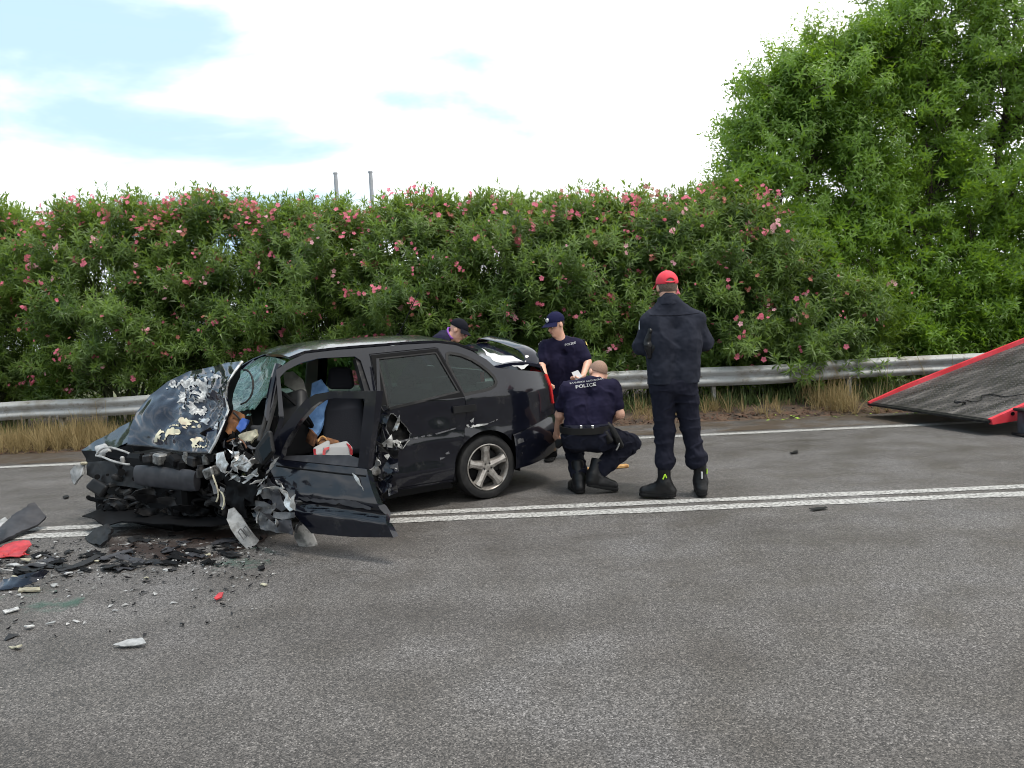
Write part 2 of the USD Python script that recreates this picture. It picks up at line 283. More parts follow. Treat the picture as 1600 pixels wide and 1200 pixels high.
mat('tread_worn', (.085, .078, .076), .5, metal=.35, col2=(.045, .041, .04), ns=2.5); mat('lamp_grey', (.30, .29, .275), .45, col2=(.09, .088, .085), ns=9, lo=.42, hi=.6, dirt=((.05, .047, .045), 22, .55, .7, .7)); mat('scrape_grey', (.10, .10, .105), .6, col2=(.03, .03, .033), ns=40); mat('leg_steel', (.055, .06, .07), .55, metal=.3, col2=(.03, .03, .034), ns=12); mat('lamp_post', (.30, .31, .33), .55, metal=.3)
usdkit.material(stage, '/World/Looks/bed_deck', {
    'g': ('geometry', {}), 'n': ('noise_texture', {'scale': 2.6, 'detail': 6.0, 'roughness': .62}), 'sm': ('mapping', {'scale': (.5, 2.2, 1.0)}), 'r': ('rgb_ramp', {'ramp': [(.36, (.030, .028, .028)), (.52, (.070, .064, .062)), (.66, (.16, .145, .135)), (.78, (.32, .30, .28))]}),
    'rr': ('map_range', {'from_min': .35, 'from_max': .7, 'to_min': .38, 'to_max': .7, 'clamp': True}), 'p': ('principled_bsdf', {'metallic': .35})},
    [('g.position', 'sm.vector'), ('sm.vector', 'n.vector'), ('n.fac', 'r.fac'), ('r.color', 'p.base_color'), ('n.fac', 'rr.value'), ('rr.result', 'p.roughness')], surface='p.BSDF')
def pane(name, tint, refl=1.0, fac=None):
    usdkit.material(stage, f'/World/Looks/{name}', {'t': ('transparent_bsdf', {'color': tint}), 'g': ('glossy_bsdf', {'color': (refl,)*3, 'roughness': .03}), 'f': ('fresnel', {'IOR': 1.55}), 'm': ('mix_closure', {})},
        [('f.fac', 'm.fac'), ('t.BSDF', 'm.closure1'), ('g.BSDF', 'm.closure2')], surface='m.closure')
pane('car_glass', (.50, .60, .57), .42); pane('lens_clear', (.85, .87, .87))
usdkit.material(stage, '/World/Looks/shattered_glass', {
    'g': ('geometry', {}), 'v': ('voronoi_texture', {'scale': 14., 'feature': 'distance_to_edge'}), 'v2': ('voronoi_texture', {'scale': 60., 'feature': 'distance_to_edge'}), 'n': ('noise_texture', {'scale': 9., 'detail': 5., 'distortion': 1.5}),
    'lt': ('map_range', {'from_min': .0, 'from_max': .09, 'to_min': 1., 'to_max': 0., 'clamp': True}), 'lt2': ('map_range', {'from_min': .0, 'from_max': .15, 'to_min': .6, 'to_max': 0., 'clamp': True}),
    'mx': ('math', {'math_type': 'maximum'}), 'r': ('rgb_ramp', {'ramp': [(.40, (.003, .012, .013)), (.56, (.018, .062, .056)), (.74, (.12, .24, .22))]}), 'c': ('mix_color', {'b': (.26, .40, .37)}),
    'h': ('math', {'math_type': 'multiply', 'value2': .5}),
    'p': ('principled_bsdf', {'roughness': .16, 'coat_weight': .4}), 't': ('transparent_bsdf', {'color': (.35, .55, .5)}), 'm': ('mix_closure', {'fac': .72}), 'b': ('bump', {'strength': .5, 'distance': .02})},
    [('g.position', 'v.vector'), ('g.position', 'v2.vector'), ('g.position', 'n.vector'), ('v.distance', 'lt.value'), ('v2.distance', 'lt2.value'), ('lt.result', 'mx.value1'), ('lt2.result', 'mx.value2'),
     ('n.fac', 'r.fac'), ('r.color', 'c.a'), ('mx.value', 'h.value1'), ('h.value', 'c.fac'), ('c.result', 'p.base_color'), ('n.fac', 'b.height'), ('b.normal', 'p.normal'), ('t.BSDF', 'm.closure1'), ('p.BSDF', 'm.closure2')], surface='m.closure')

# ------------------------------------------------------------------ the setting
def ribbon(x0, x1, y0, y1, z, nx=60, jag=0.0, seed=0):
    xs = np.linspace(x0, x1, nx); j0 = nz(np.c_[xs*3, xs*0, xs*0], 1, seed)*jag; j1 = nz(np.c_[xs*3, xs*0+9, xs*0], 1, seed)*jag
    v = np.vstack([np.c_[xs, y0+j0, xs*0+z], np.c_[xs, y1+j1, xs*0+z]]); f = [[i, i+1, nx+i+1, nx+i] for i in range(nx-1)]; return v, f
S = dict(kind='structure', smooth=False)
top('field_ground', (V(-600, -600, -.05, 600, -600, -.05, 600, 900, -.05, -600, 900, -.05).reshape(4, 3), [[0, 1, 2, 3]]), 'field', 'open ground around the road', **S)
top('road', ribbon(-160, 160, -5.0, 11.02, 0.0, 400, .0), 'asphalt', 'worn grey asphalt road with coarse aggregate', **S)
# verge: a low bank of soil from the road edge to behind the hedge
xs = np.linspace(-60, 60, 481); ys = np.r_[np.linspace(10.9, 12.4, 13), np.linspace(12.8, 20, 12)]
gx, gy = np.meshgrid(xs, ys); gz = np.clip((gy-10.95)*.16, -.02, .14) + .05*nz(np.stack([gx, gy, gx*0], -1), 2.5, 3)*(gy > 11.0)
gy = gy + .16*nz(np.stack([gx, gx*0, gx*0], -1), 1.3, 5)*(gy < 11.2)
nx_, ny_ = len(xs), len(ys); vf = [[j*nx_+i, j*nx_+i+1, (j+1)*nx_+i+1, (j+1)*nx_+i] for j in range(ny_-1) for i in range(nx_-1)]
top('verge', (np.c_[gx.ravel(), gy.ravel(), gz.ravel()], vf), 'soil', 'bare reddish soil verge between road and hedge', kind='structure', smooth=True)
for nm, y0, y1, lb in (('road_marking', 6.205, 6.335, 'far stripe of the double white centre line'), ('road_marking', 5.955, 6.105, 'near stripe of the double white centre line'), ('road_marking', 9.70, 9.86, 'single white edge line beside the verge')):
    top(nm, ribbon(-90, 90, y0, y1, .004, 3000, .035, int(y0*10)), 'road_paint', lb, **S)
# spilled fluid under the engine
def stain_sheet(pg, z, seed):
    po = Polygon([G(*q)[:2] for q in pg]).buffer(.12).buffer(-.06); a2, fa = fillpoly(po, .035); cc = a2[fa].mean(1); dd = np.array([po.exterior.distance(Point(*x)) for x in cc]); keep = dd > .09+.16*nz(np.c_[cc, cc[:, 0]*0], 7, seed); return np.c_[a2, a2[:, 0]*0+z], fa[keep]
stain('shoulder_dust', (.060, .044, .030), .9, .36, .62, 1.3)
top('road_shoulder', ribbon(-60, 60, 9.98, 11.0, .005, 400, .12, 4), 'shoulder_dust', 'brown dusty road shoulder between edge line and verge', **S)
top('spilled_oil', stain_sheet([(140, 846), (200, 826), (330, 822), (400, 820), (430, 846), (350, 872), (255, 880), (180, 872)], .008, 3), 'fluid', 'dark brown oily stain on the asphalt under the crushed engine', 'oil stain', smooth=False)
top('coolant_stain', stain_sheet([(-20, 935), (60, 915), (140, 925), (150, 950), (60, 965), (-10, 960)], .006, 5), 'coolant', 'green coolant stain at the left edge below the debris', 'coolant stain', smooth=False)
top('coolant_stain', stain_sheet([(330, 868), (400, 852), (440, 862), (430, 885), (350, 900), (310, 890)], .006, 6), 'coolant', 'green coolant stain beside the hanging white lamp panel', 'coolant stain', smooth=False)

# guardrail
GY, GZ = 11.73, .71
t = T('guardrail', 'weathered galvanised W-beam guardrail in front of the oleander hedge', 'guardrail', (0, GY, 0))
prof = [(.0, .31), (-.012, .30), (-.065, .262), (-.072, .24), (-.065, .215), (-.012, .165), (-.008, .155), (-.012, .145), (-.065, .095), (-.072, .07), (-.065, .048), (-.012, .01), (0, 0)]
prof = np.array(prof)*[1.0, .88]+[0, .036]
def beam(x0, x1, dz=0.0):
    nx = 17; xs = np.linspace(x0, x1, nx); v = []
    for x in xs:
        w = .035*(meshkit.noise(V(x*.9, 3, 0), 5)-.5); v.append(np.c_[np.full(len(prof), x), GY+prof[:, 0]+w, GZ-.31+prof[:, 1]+w*.8+dz])
    v = np.vstack(v); k = len(prof); f = [[i*k+j, (i+1)*k+j, (i+1)*k+j+1, i*k+j+1] for i in range(nx-1) for j in range(k-1)]
    v, f = va((v, f)); return solid(v, f[:, ::-1], -.004)
for i, x in enumerate(np.arange(-23.45, 24, 4.0)): t.part('beam', beam(x-.15, x+4.0, .002*(i % 2)), 'galvanised', smooth=50)
for i, x in enumerate(np.arange(-23.45, 24, 4.0)):
    for dx in (-.05, .07):
        for dz in (-.06, -.25): t.part('splice_bolt', tube([(x+dx, GY-.082, GZ+dz), (x+dx, GY-.058, GZ+dz)], .014, 7), 'post_steel')
for x in np.arange(-21.5, 22, 2.0)+.06:
    pv = [bevbox((.06, .10, .86), (x, GY+.14, .26), bev=.008), bevbox((.05, .09, .12), (x, GY+.055, GZ-.155), bev=.006)]
    b = t.part('post', join(pv), 'post_steel'); t.part('bolt', tube([(x, GY-.022, GZ-.155), (x, GY+.0, GZ-.155)], .017, 8), 'steel', b)

# two pale posts behind the hedge
for (px0, py0), (px1, py1), lb in (((528, 330), (524, 272), 'left one of two thin grey poles above the hedge'), ((582, 320), (580, 270), 'right one of two thin grey poles above the hedge')):
    y = 16.0; a, b = P(px0, py0, y), P(px1, py1, y); x = a[0]
    pl = T('grey_pole', lb, 'pole', (x, y, 0)); pl.part('shaft', tube([(x, y, 0), (x, y, b[2])], .042, 12), 'lamp_post')
    pl.part('base_plate', bevbox((.22, .22, .03), (x, y, .0)), 'lamp_post'); pl.part('top_cap', tube([(x, y, b[2]), (x, y, b[2]+.03)], .048, 12), 'lamp_post')

# ------------------------------------------------------------------ plants
def leaf(base, d, up, L, W, droop=.15):
    a = unit(np.cross(d, up)); n = np.cross(a, d)
    m = base+d*L*.5+n*L*droop*.35; tip = base+d*L-n*L*droop
    return np.array([base, m+a*W/2+n*W*.22, m-a*W/2+n*W*.22, tip, m]), np.array([[0, 4, 1], [0, 2, 4], [4, 3, 1], [4, 2, 3]])
def sprig_oleander(rng, big=1.0):
    ms = []; L = .30*big
    for lv, tz in enumerate(np.linspace(.12, 1, 7)):
        ph = rng.uniform(0, 6.28)
        for k in range(3 if lv < 6 else 5):
            el = rng.uniform(.15, .75) if lv < 6 else rng.uniform(.7, 1.3); az = ph+k*2*np.pi/(3 if lv < 6 else 5)+rng.normal(0, .2)
            d = V(math.cos(az)*math.cos(el), math.sin(az)*math.cos(el), math.sin(el))
            ms.append(leaf(V(0, 0, tz*L), d, V(0, 0, 1), rng.uniform(.09, .16)*big, rng.uniform(.019, .028)*big, rng.uniform(-.05, .3)))
    return join(ms)
def sprig_tree(rng, big=1.0):
    ms = []; L = .28*big
    for k in range(16):
        tz = (k+.6)/16; az = k*2.4+rng.normal(0, .3); el = rng.uniform(-.6, .6)
        d = V(math.cos(az)*math.cos(el), math.sin(az)*math.cos(el), math.sin(el)+.1)
        ms.append(leaf(V(0, 0, tz*L), unit(d), V(0, 0, 1), rng.uniform(.075, .135)*big, rng.uniform(.024, .038)*big, rng.uniform(.0, .4)))
    return join(ms)
def scatter(path, protos, m, pos, ori, scl, rng, kind='stuff'):
    pi = UsdGeom.PointInstancer.Define(stage, path); rel = pi.CreatePrototypesRel()
    UsdGeom.Scope.Define(stage, path+'/Sources')
    for i, pr in enumerate(protos):
        usdkit.mesh(stage, f'{path}/Sources/leafy_shoot_{i:03d}', pr, f'/World/Looks/{m}', False); rel.AddTarget(f'{path}/Sources/leafy_shoot_{i:03d}')
    n = len(pos); pi.CreatePositionsAttr(Vt.Vec3fArray.FromNumpy(np.asarray(pos, np.float32)))
    q = np.zeros((n, 4)); z = np.asarray(ori); z = z/np.linalg.norm(z, axis=1, keepdims=True)
    # rotation taking +z to the direction, then a random spin
    ax = np.cross(np.array([[0, 0, 1.]]), z); w = 1+z[:, 2]; q = np.c_[w, ax]; q[w < 1e-4] = [0, 1, 0, 0]; q /= np.linalg.norm(q, axis=1, keepdims=True)
    s = rng.uniform(0, np.pi, n); sq = np.c_[np.cos(s), 0*s, 0*s, np.sin(s)]
    a, b = q, sq; w = a[:, 0]*b[:, 0]-(a[:, 1:]*b[:, 1:]).sum(1); xyz = a[:, :1]*b[:, 1:]+b[:, :1]*a[:, 1:]+np.cross(a[:, 1:], b[:, 1:])
    pi.CreateOrientationsAttr(Vt.QuathArray([Gf.Quath(float(w[i]), *[float(x) for x in xyz[i]]) for i in range(n)]))
    pi.CreateScalesAttr(Vt.Vec3fArray.FromNumpy(np.repeat(np.asarray(scl, np.float32)[:, None], 3, 1)))
    pi.CreateProtoIndicesAttr(Vt.IntArray.FromNumpy(rng.integers(0, len(protos), n).astype(np.int32)))
    keys(pi.GetPrim(), kind=kind)
def blossoms(t, rng, c, d, size, n, m):
    for k in range(n):
        o = c+rng.normal(0, size*.6, 3)*(n > 1); dd = unit(d+rng.normal(0, .5, 3)); a, b, _ = frame(dd); R = size*rng.uniform(.42, .62); ph = rng.uniform(0, 6); v, f = [o], []
        for j in range(5):
            t0 = ph+j*2*np.pi/5; r1, r2 = [math.cos(t0+e)*a+math.sin(t0+e)*b for e in (-.56, .56)]; rm = math.cos(t0)*a+math.sin(t0)*b; q = len(v)
            v += [o+r1*R*.8+dd*R*.30, o+rm*R*1.05+dd*R*.22, o+r2*R*.8+dd*R*.30]; f += [[0, q, q+1], [0, q+1, q+2]]
        t.part('flower', (np.array(v), np.array(f)), m, smooth=False)
def top_at(px, tops): return np.interp(px, [a for a, b in tops], [b for a, b in tops])

OLE = [sprig_oleander(np.random.default_rng(50+i)) for i in range(6)]
TRE = [sprig_tree(np.random.default_rng(70+i)) for i in range(6)]
def shrub(px, top_px, half_w, y, label, seed, nf, dens=1.0):
    rng = np.random.default_rng(seed); c = P(px, top_px+30, y); H = c[2]; x = c[0]; z0 = .1
    t = T('oleander_shrub', label, 'shrub', (x, y, z0)); pos, ori, scl, ends = [], [], [], []
    depth = rng.uniform(1.0, 1.2)
    n = int(270*dens); tries = 0
    while len(ends) < n and tries < 20000:
        tries += 1
        ph = rng.uniform(0, 2*np.pi); h = rng.uniform(.06, 1)**.85; u = rng.uniform(.12, 1.0)**.5
        prof = (.72+.42*math.sin(min(h, .85)/.85*2.4))*(1-max(0, h-.78)**1.6*6.5)
        if prof < .12: prof = .12
        lump = 1+.42*(2*meshkit.fbm(V(math.cos(ph)*1.6+seed, math.sin(ph)*1.6, h*4.2), 2, seed)-1)
        rx, ry = half_w*prof*lump, depth*prof*lump
        e = V(x+math.cos(ph)*u*rx, y+math.sin(ph)*u*ry, z0+.15+(H-z0-.28)*h*(1+.10*nz(V(math.cos(ph)*2, math.sin(ph)*2, seed), 1.3, seed)))
        if e[1] < GY-.02 and e[2] < .8: continue
        ends.append(e)
    for e in ends:
        out = V((e[0]-x)/half_w, (e[1]-y)/depth, 0); k = rng.integers(7, 14); rad = rng.uniform(.13, .30); hh = (e[2]-z0)/(H-z0)
        dm = unit(out*.9+V(0, 0, .45+.7*hh))
        for _ in range(k):
            off = rng.normal(0, 1, 3); off = off/np.linalg.norm(off)*rad*rng.uniform(.2, 1)
            pos.append(e+off*V(1, 1, .9)); ori.append(unit(dm*1.1+off/rad*.65+rng.normal(0, .25, 3)+V(0, 0, .12))); scl.append(rng.uniform(.75, 1.2))
    # loose shoots standing out of the top
    for _ in range(int(40*half_w)):
        a = rng.uniform(-1, 1); b = rng.uniform(-.7, .7); q = V(x+a*half_w*.8, y+b*depth*.7, H-.18-.35*a*a+rng.uniform(-.15, .30))
        for _ in range(3): pos.append(q+rng.normal(0, .07, 3)); ori.append(unit(V(rng.normal(0, .35), rng.normal(0, .35), 1))); scl.append(rng.uniform(.7, 1.05))
    stems = []
    for i in range(16):
        e = ends[rng.integers(len(ends))]; b = V(x+rng.normal(0, .22), y+rng.normal(0, .18), z0-.05); mid = b*.5+e*.5+V(0, 0, .25)+rng.normal(0, .06, 3)
        stems.append(tube(spline([b, mid, e], 8), np.linspace(.024, .007, 8), 6))
    for e in ends[::3]:
        b = V(x, y, 0)*.55+e*V(.45, .45, .55)+V(0, 0, .1); stems.append(tube([b, b*.4+e*.6, e], [.010, .008, .005], 4, False))
    t.part('stems', join(stems), 'green_stem')
    scatter(t.path+'/foliage', OLE, 'oleander_leaf', np.array(pos)-t.loc, ori, scl, rng)
    front = [e for e in ends if e[1] < y-.35 and ((e[0]-x)/half_w)**2+((e[1]-y)/depth)**2 > .25]; front.sort(key=lambda e: -e[2]+rng.normal(0, .95))
    for e in front[:int(nf*5.0)]:
        d = unit(V((e[0]-x)*.5, -1, .5)); q = e+d*rng.uniform(.26, .42)+rng.normal(0, .1, 3)*V(1, .3, 1)
        if meshkit.noise(q*1.5, 31) < .26: continue
        hi = (q[2]-z0)/(H-z0); pick = rng.random(); m = 'faded_petal' if pick < (.42 if hi > .8 else .2) else 'petal_pale' if pick > .8 else 'petal'
        blossoms(t, rng, q, d, rng.choice([.042, .050, .060, .072]), (rng.integers(1, 4) if rng.random() < .85 else rng.integers(5, 12)) if m != 'faded_petal' else rng.integers(1, 4), m)
    for _ in range(int(nf*1.8)):
        a = rng.uniform(-1, 1); q = V(x+a*half_w*.85, y-rng.uniform(.1, .9), H+.05-.32*a*a+rng.uniform(-.35, .2))
        blossoms(t, rng, q, V(0, -.6, .7), rng.uniform(.055, .075), rng.integers(1, 5), 'faded_petal' if rng.random() < .25 else 'petal')
SHR = [(-250, 300, 1.5, 12.95, 'oleander shrub beyond the left end of the hedge in view', 10),
       (-20, 318, 1.15, 13.1, 'oleander shrub cut by the left picture edge above the dry grass', 24),
       (175, 306, 1.25, 12.95, 'pink flowering oleander shrub behind the guardrail left of the wrecked car', 44),
       (335, 300, 1.15, 13.0, 'heavily flowering oleander shrub directly behind the crumpled car bonnet', 46),
       (490, 306, 1.08, 13.1, 'low oleander shrub in front of the left grey pole behind the car roof', 24),
       (640, 298, 1.08, 12.9, 'oleander shrub rising just right of the two grey poles', 30),
       (785, 302, 1.05, 13.05, 'oleander shrub with pointed green top behind the raised boot lid', 26),
       (905, 296, 1.0, 12.95, 'oleander shrub directly behind the officer in a navy cap', 34),
       (1015, 300, 1.0, 13.1, 'oleander shrub behind the head of the man in the red cap', 30),
       (1125, 285, 1.05, 12.9, 'oleander shrub at the right end of the hedge, left of the almond tree', 26),
       (1245, 400, 1.05, 12.9, 'lower dark oleander shrub with few flowers under the almond tree', 9)]
for i, (px, tp, hw, y, lb, nf) in enumerate(SHR): shrub(px, tp, hw, y, lb, 100+i, nf)

def tree(name, label, base, lobes, seed, n_ends, trunk_r, trunks, keep=None):
    """lobes: (centre, radii) of the crown's masses; limbs run from the trunks to the ends of the branches."""
    rng = np.random.default_rng(seed); t = T(name, label, 'tree', base); ends = []
    wts = np.array([np.prod(r)**.75 for c, r in lobes]); wts /= wts.sum()
    while len(ends) < n_ends:
        c, r = lobes[rng.choice(len(lobes), p=wts)]; d = rng.normal(0, 1, 3); d /= np.linalg.norm(d); u = rng.uniform(.12, 1)**.42
        u *= 1+.62*(2*meshkit.fbm(d*2.6+seed, 2, seed)-1); e = np.array(c)+d*u*np.array(r)
        if e[2] < .45 or (e[1] < GY+.15 and e[2] < .95): continue
        ends.append(e)
    ends = np.array(ends); wood = []; nodes = []
    for tr in trunks:
        pts = spline(tr, 16); rr = np.linspace(trunk_r, trunk_r*.22, 16)*rng.uniform(.7, 1); wood.append(tube(pts, rr, 9)); nodes += list(zip(pts[3:], rr[3:]))
    N = np.array([p for p, _ in nodes]); lim = []
    for c, r in lobes:
        k = np.argmin(np.linalg.norm(N-(np.array(c)-V(0, 0, r[2]*.9)), axis=1)); b = N[k]; e = np.array(c)+V(rng.normal(0, .1), rng.normal(0, .1), r[2]*.35)
        pts = spline([b, b*.5+e*.5+rng.normal(0, .12, 3), e], 9); lim.append(tube(pts, np.linspace(nodes[k][1]*.7, .012, 9), 7)); nodes += [(p, q) for p, q in zip(pts, np.linspace(nodes[k][1]*.6, .012, 9))]
    N = np.array([p for p, _ in nodes]); kd = cKDTree(N)
    for i, e in enumerate(ends):
        dd, ii = kd.query(e-V(0, 0, .25), 4); b = N[ii[rng.integers(4)]]
        lim.append(tube(spline([b, b*.5+e*.5+V(0, 0, -.05)+rng.normal(0, .08, 3), e], 5), np.linspace(.014, .004, 5), 4, False))
    for w in wood: t.part('trunk', w, 'bark')
    t.part('limbs', join(lim), 'bark')
    pos, ori, scl = [], [], []; mid = ends.mean(0)
    for e in ends:
        o = unit((e-mid)*V(.6, .6, .5)); k = rng.integers(8, 16); rad = rng.uniform(.16, .34)
        for _ in range(k):
            off = rng.normal(0, 1, 3); off = off/np.linalg.norm(off)*rad*rng.uniform(.2, 1)
            pos.append(e+off); ori.append(unit(o*.7+off/rad*.8+V(0, 0, .15)+rng.normal(0, .3, 3))); scl.append(rng.uniform(.75, 1.2))
    scatter(t.path+'/crown', TRE, 'tree_leaf', np.array(pos)-t.loc, ori, scl, rng)
def L(px, py, y, rx, ry, rz): return (P(px, py, y), (rx, ry, rz))
b1 = P(1265, 600, 13.5); b1[2] = .1
tree('almond_tree', 'rounded bright green almond tree left of the taller tree at right', b1,
     [L(1290, 165, 13.6, 1.25, 1.2, 1.1), L(1235, 150, 13.5, .75, .8, .6), L(1205, 235, 13.5, .75, .9, .75), L(1190, 330, 13.4, .75, .9, .7), L(1330, 290, 13.3, 1.0, .9, 1.0), L(1140, 325, 13.6, .45, .6, .5), L(1265, 430, 13.3, .85, .7, .7), L(1345, 100, 13.7, .7, .8, .6), L(1172, 290, 13.1, .55, .55, .5), L(1235, 370, 12.9, .6, .5, .5), L(1315, 400, 12.8, .7, .5, .7)],
     501, 500, .085, [[b1, P(1275, 470, 13.5), P(1262, 350, 13.5), P(1290, 190, 13.6)], [b1+V(.1, .1, 0), P(1300, 480, 13.6), P(1335, 330, 13.5), P(1330, 150, 13.6)]])
b2 = P(1440, 600, 13.3); b2[2] = .1
tree('almond_tree', 'tallest bright green almond tree at the right picture edge behind the red truck bed', b2,
     [L(1480, 60, 13.6, 1.3, 1.3, 1.3), L(1430, -60, 13.8, 1.0, 1.0, .9), L(1560, -80, 13.8, 1.4, 1.2, 1.2), L(1580, 140, 13.5, 1.2, 1.2, 1.1), L(1440, 215, 13.3, 1.0, .9, .9), L(1555, 300, 13.2, 1.1, .9, 1.0), L(1425, 370, 13.1, .85, .7, .8), L(1530, 440, 13.0, 1.0, .7, .8), L(1700, 60, 13.7, 1.3, 1.2, 1.6), L(1720, 330, 13.4, 1.3, 1.0, 1.5), L(1395, 470, 13.0, .55, .5, .5), L(1350, 500, 12.9, .5, .4, .45), L(1410, 420, 13.4, .9, .6, .9), L(1590, 420, 13.4, 1.1, .6, .9), L(1500, 480, 13.6, 1.3, .6, .8), L(1660, 440, 13.4, 1.0, .6, .9), L(1440, 515, 12.9, .6, .45, .45), L(1530, 520, 12.9, .6, .45, .4), L(1480, 300, 14, 1.2, .8, 1.2), L(1400, 130, 13.9, .9, .8, .9), L(1620, 500, 13.0, 1.0, .6, .6), L(1690, -150, 14, 1.5, 1.4, 1.3)],
     502, 1030, .11, [[b2, P(1425, 520, 13.3), P(1450, 380, 13.3), P(1440, 180, 13.5), P(1450, -20, 13.7)], [b2+V(.25, .1, 0), P(1510, 470, 13.4), P(1545, 330, 13.4), P(1580, 100, 13.6)], [b2+V(-.1, 0, 0), P(1400, 520, 13.2), P(1390, 430, 13.2)], [b2+V(.9, .2, 0), P(1590, 440, 13.5), P(1680, 200, 13.5)]])

rng = np.random.default_rng(91); pos = []; 
for _ in range(4200):
    q = V(rng.uniform(2.6, 11.5), rng.uniform(12.35, 15.2), 0); q[2] = .15+rng.random()**1.1*(1.5+.8*meshkit.noise(q*1.3, 4)); pos.append(q)
scatter('/World/undergrowth', TRE, 'tree_leaf', np.array(pos), rng.normal(0, .5, (len(pos), 3))+[0, -.3, .8], rng.uniform(.8, 1.3, len(pos)), rng)
keys(stage.GetPrimAtPath('/World/undergrowth'), label='dense leafy undergrowth behind the guardrail below the almond trees', category='undergrowth')
pos = []
for _ in range(3600):
    q = V(rng.uniform(-16, 5), rng.uniform(13.9, 14.8), 0); q[2] = .15+rng.random()*(2.0+.5*meshkit.noise(q*1.1, 4)); pos.append(q)
scatter('/World/hedge_interior', OLE, 'oleander_leaf', np.array(pos), rng.normal(0, .5, (len(pos), 3))+[0, -.3, .8], rng.uniform(.8, 1.3, len(pos)), rng)
keys(stage.GetPrimAtPath('/World/hedge_interior'), label='tangled shaded oleander foliage deep in the hedge behind the front shrubs', category='foliage')

# unseen hedge added behind the camera to darken the reflections in the car doors
pos = []
for _ in range(9000):
    q = V(rng.uniform(-26, 26), rng.uniform(-9.4, -7.6), 0); q[2] = .1+rng.random()*(3.1+.7*meshkit.noise(q*.8, 9)); pos.append(q)
scatter('/World/added_opposite_hedge', OLE, 'oleander_leaf', np.array(pos), rng.normal(0, .5, (len(pos), 3))+[0, .5, .7], rng.uniform(1.3, 1.9, len(pos)), rng)
keys(stage.GetPrimAtPath('/World/added_opposite_hedge'), label='unseen oleander hedge added on the opposite side of the road', category='hedge')

# grass and litter of the verge
def blades(n, seed, where, h0, h1, bend=.5, w=.006):
    rng = np.random.default_rng(seed); v, f = [], []
    for i in range(n):
        b = where(rng); H = rng.uniform(h0, h1); az = rng.uniform(0, 6.28); d = V(math.cos(az), math.sin(az), 0); bd = rng.uniform(.1, bend)*H; s = V(-d[1], d[0], 0)*w*.5*rng.uniform(.6, 1.4)
        k = len(v)*1
        p = [b, b+V(0, 0, H*.45)+d*bd*.25, b+V(0, 0, H*.8)+d*bd*.65, b+V(0, 0, H*(1-.25*bd/H))+d*bd]
        v += [p[0]-s, p[0]+s, p[1]-s*.9, p[1]+s*.9, p[2]-s*.6, p[2]+s*.6, p[3]]
        f += [[k, k+1, k+3], [k, k+3, k+2], [k+2, k+3, k+5], [k+2, k+5, k+4], [k+4, k+5, k+6]]
    return np.array(v), np.array(f)
def verge_z(y): return min(max((y-10.95)*.16, 0), .14)
def tuft(cx, cy, r):
    def w(rng):
        x, y = cx+rng.normal(0, r), cy+rng.normal(0, min(r, .2)); y = max(y, 11.0); return V(x, y, verge_z(y)-.02)
    return w
def strip(x0, x1, y0, y1):
    def w(rng):
        x, y = rng.uniform(x0, x1), rng.uniform(y0, y1); return V(x, y, verge_z(y)-.02)
    return w
def clumps(n, seed, where, h0, h1, per=(14, 34)):
    rng = np.random.default_rng(seed); out = []
    for i in range(n):
        c = where(rng); H = rng.uniform(h0, h1)
        for _ in range(rng.integers(*per)):
            az = rng.uniform(0, 6.28); lean = abs(rng.normal(0, .75)); d = V(math.cos(az), math.sin(az), 0); b_ = c+d*rng.uniform(0, .05); L_ = H*rng.uniform(.5, 1.15); s_ = V(-d[1], d[0], 0)*rng.uniform(.0018, .0045)
            p = [b_]; th_ = lean*.35
            for k in range(3): th_ += lean*.42; p.append(p[-1]+(d*math.sin(th_)+V(0, 0, 1)*math.cos(th_))*L_/3)
            p = [V(q[0], max(q[1], 10.9), max(q[2], .01)) for q in p]; out.append((np.array([p[0]-s_, p[0]+s_, p[1]-s_*.9, p[1]+s_*.9, p[2]-s_*.6, p[2]+s_*.6, p[3]]), np.array([[0, 1, 3], [0, 3, 2], [2, 3, 5], [2, 5, 4], [4, 5, 6]])))
    return join(out)
gl = [clumps(210, 1, tuft(-7.0, 11.35, .8), .20, .55), clumps(90, 2, tuft(-5.75, 11.45, .3), .15, .42), clumps(90, 9, tuft(-9.2, 11.4, 1.2), .2, .5), clumps(40, 12, strip(-6.2, -3.5, 11.25, 11.6), .1, .3)]
gr = [clumps(34, 3, tuft(4.2, 11.45, .20), .30, .60), clumps(16, 4, tuft(3.0, 11.45, .5), .12, .40), clumps(22, 5, tuft(1.75, 11.5, .3), .15, .45), clumps(14, 6, strip(-3.5, 8, 11.25, 11.7), .08, .24, (8, 20)), clumps(10, 16, tuft(5.3, 11.5, .4), .15, .4)]
top('dry_grass', join(gl), 'dry_grass', 'thick golden dry grass under the guardrail at the left edge', 'dry grass', kind='stuff', smooth=False)
top('dry_grass', join(gr), 'dry_grass', 'sparse golden dry grass tufts under the guardrail between the people and the red truck bed', 'dry grass', kind='stuff', smooth=False)
top('green_weeds', join([blades(2600, 7, strip(0.5, 6.5, 11.55, 12.4), .08, .36, .9, .012), blades(2000, 8, strip(-9, 0.5, 11.6, 12.4), .08, .35, .7, .010)]), 'green_grass', 'short green weeds at the foot of the guardrail', 'weeds', kind='stuff', smooth=False)
stalks = []
for px, py, l, lean in ((1325, 600, .75, -.42), (1270, 590, .6, -.3), (1455, 560, .8, -.35), (1490, 560, .7, -.05), (1385, 565, .75, .03), (1440, 590, .6, -.38), (150, 650, .6, .05), (163, 650, .6, .1), (120, 660, .5, -.2)):
    b = P(px, py, 11.55); b[2] = .08; stalks.append(tube(spline([b, b+V(lean*l*.4, 0, l*.55), b+V(lean*l, -.03, l)], 6), np.linspace(.005, .002, 6), 4))
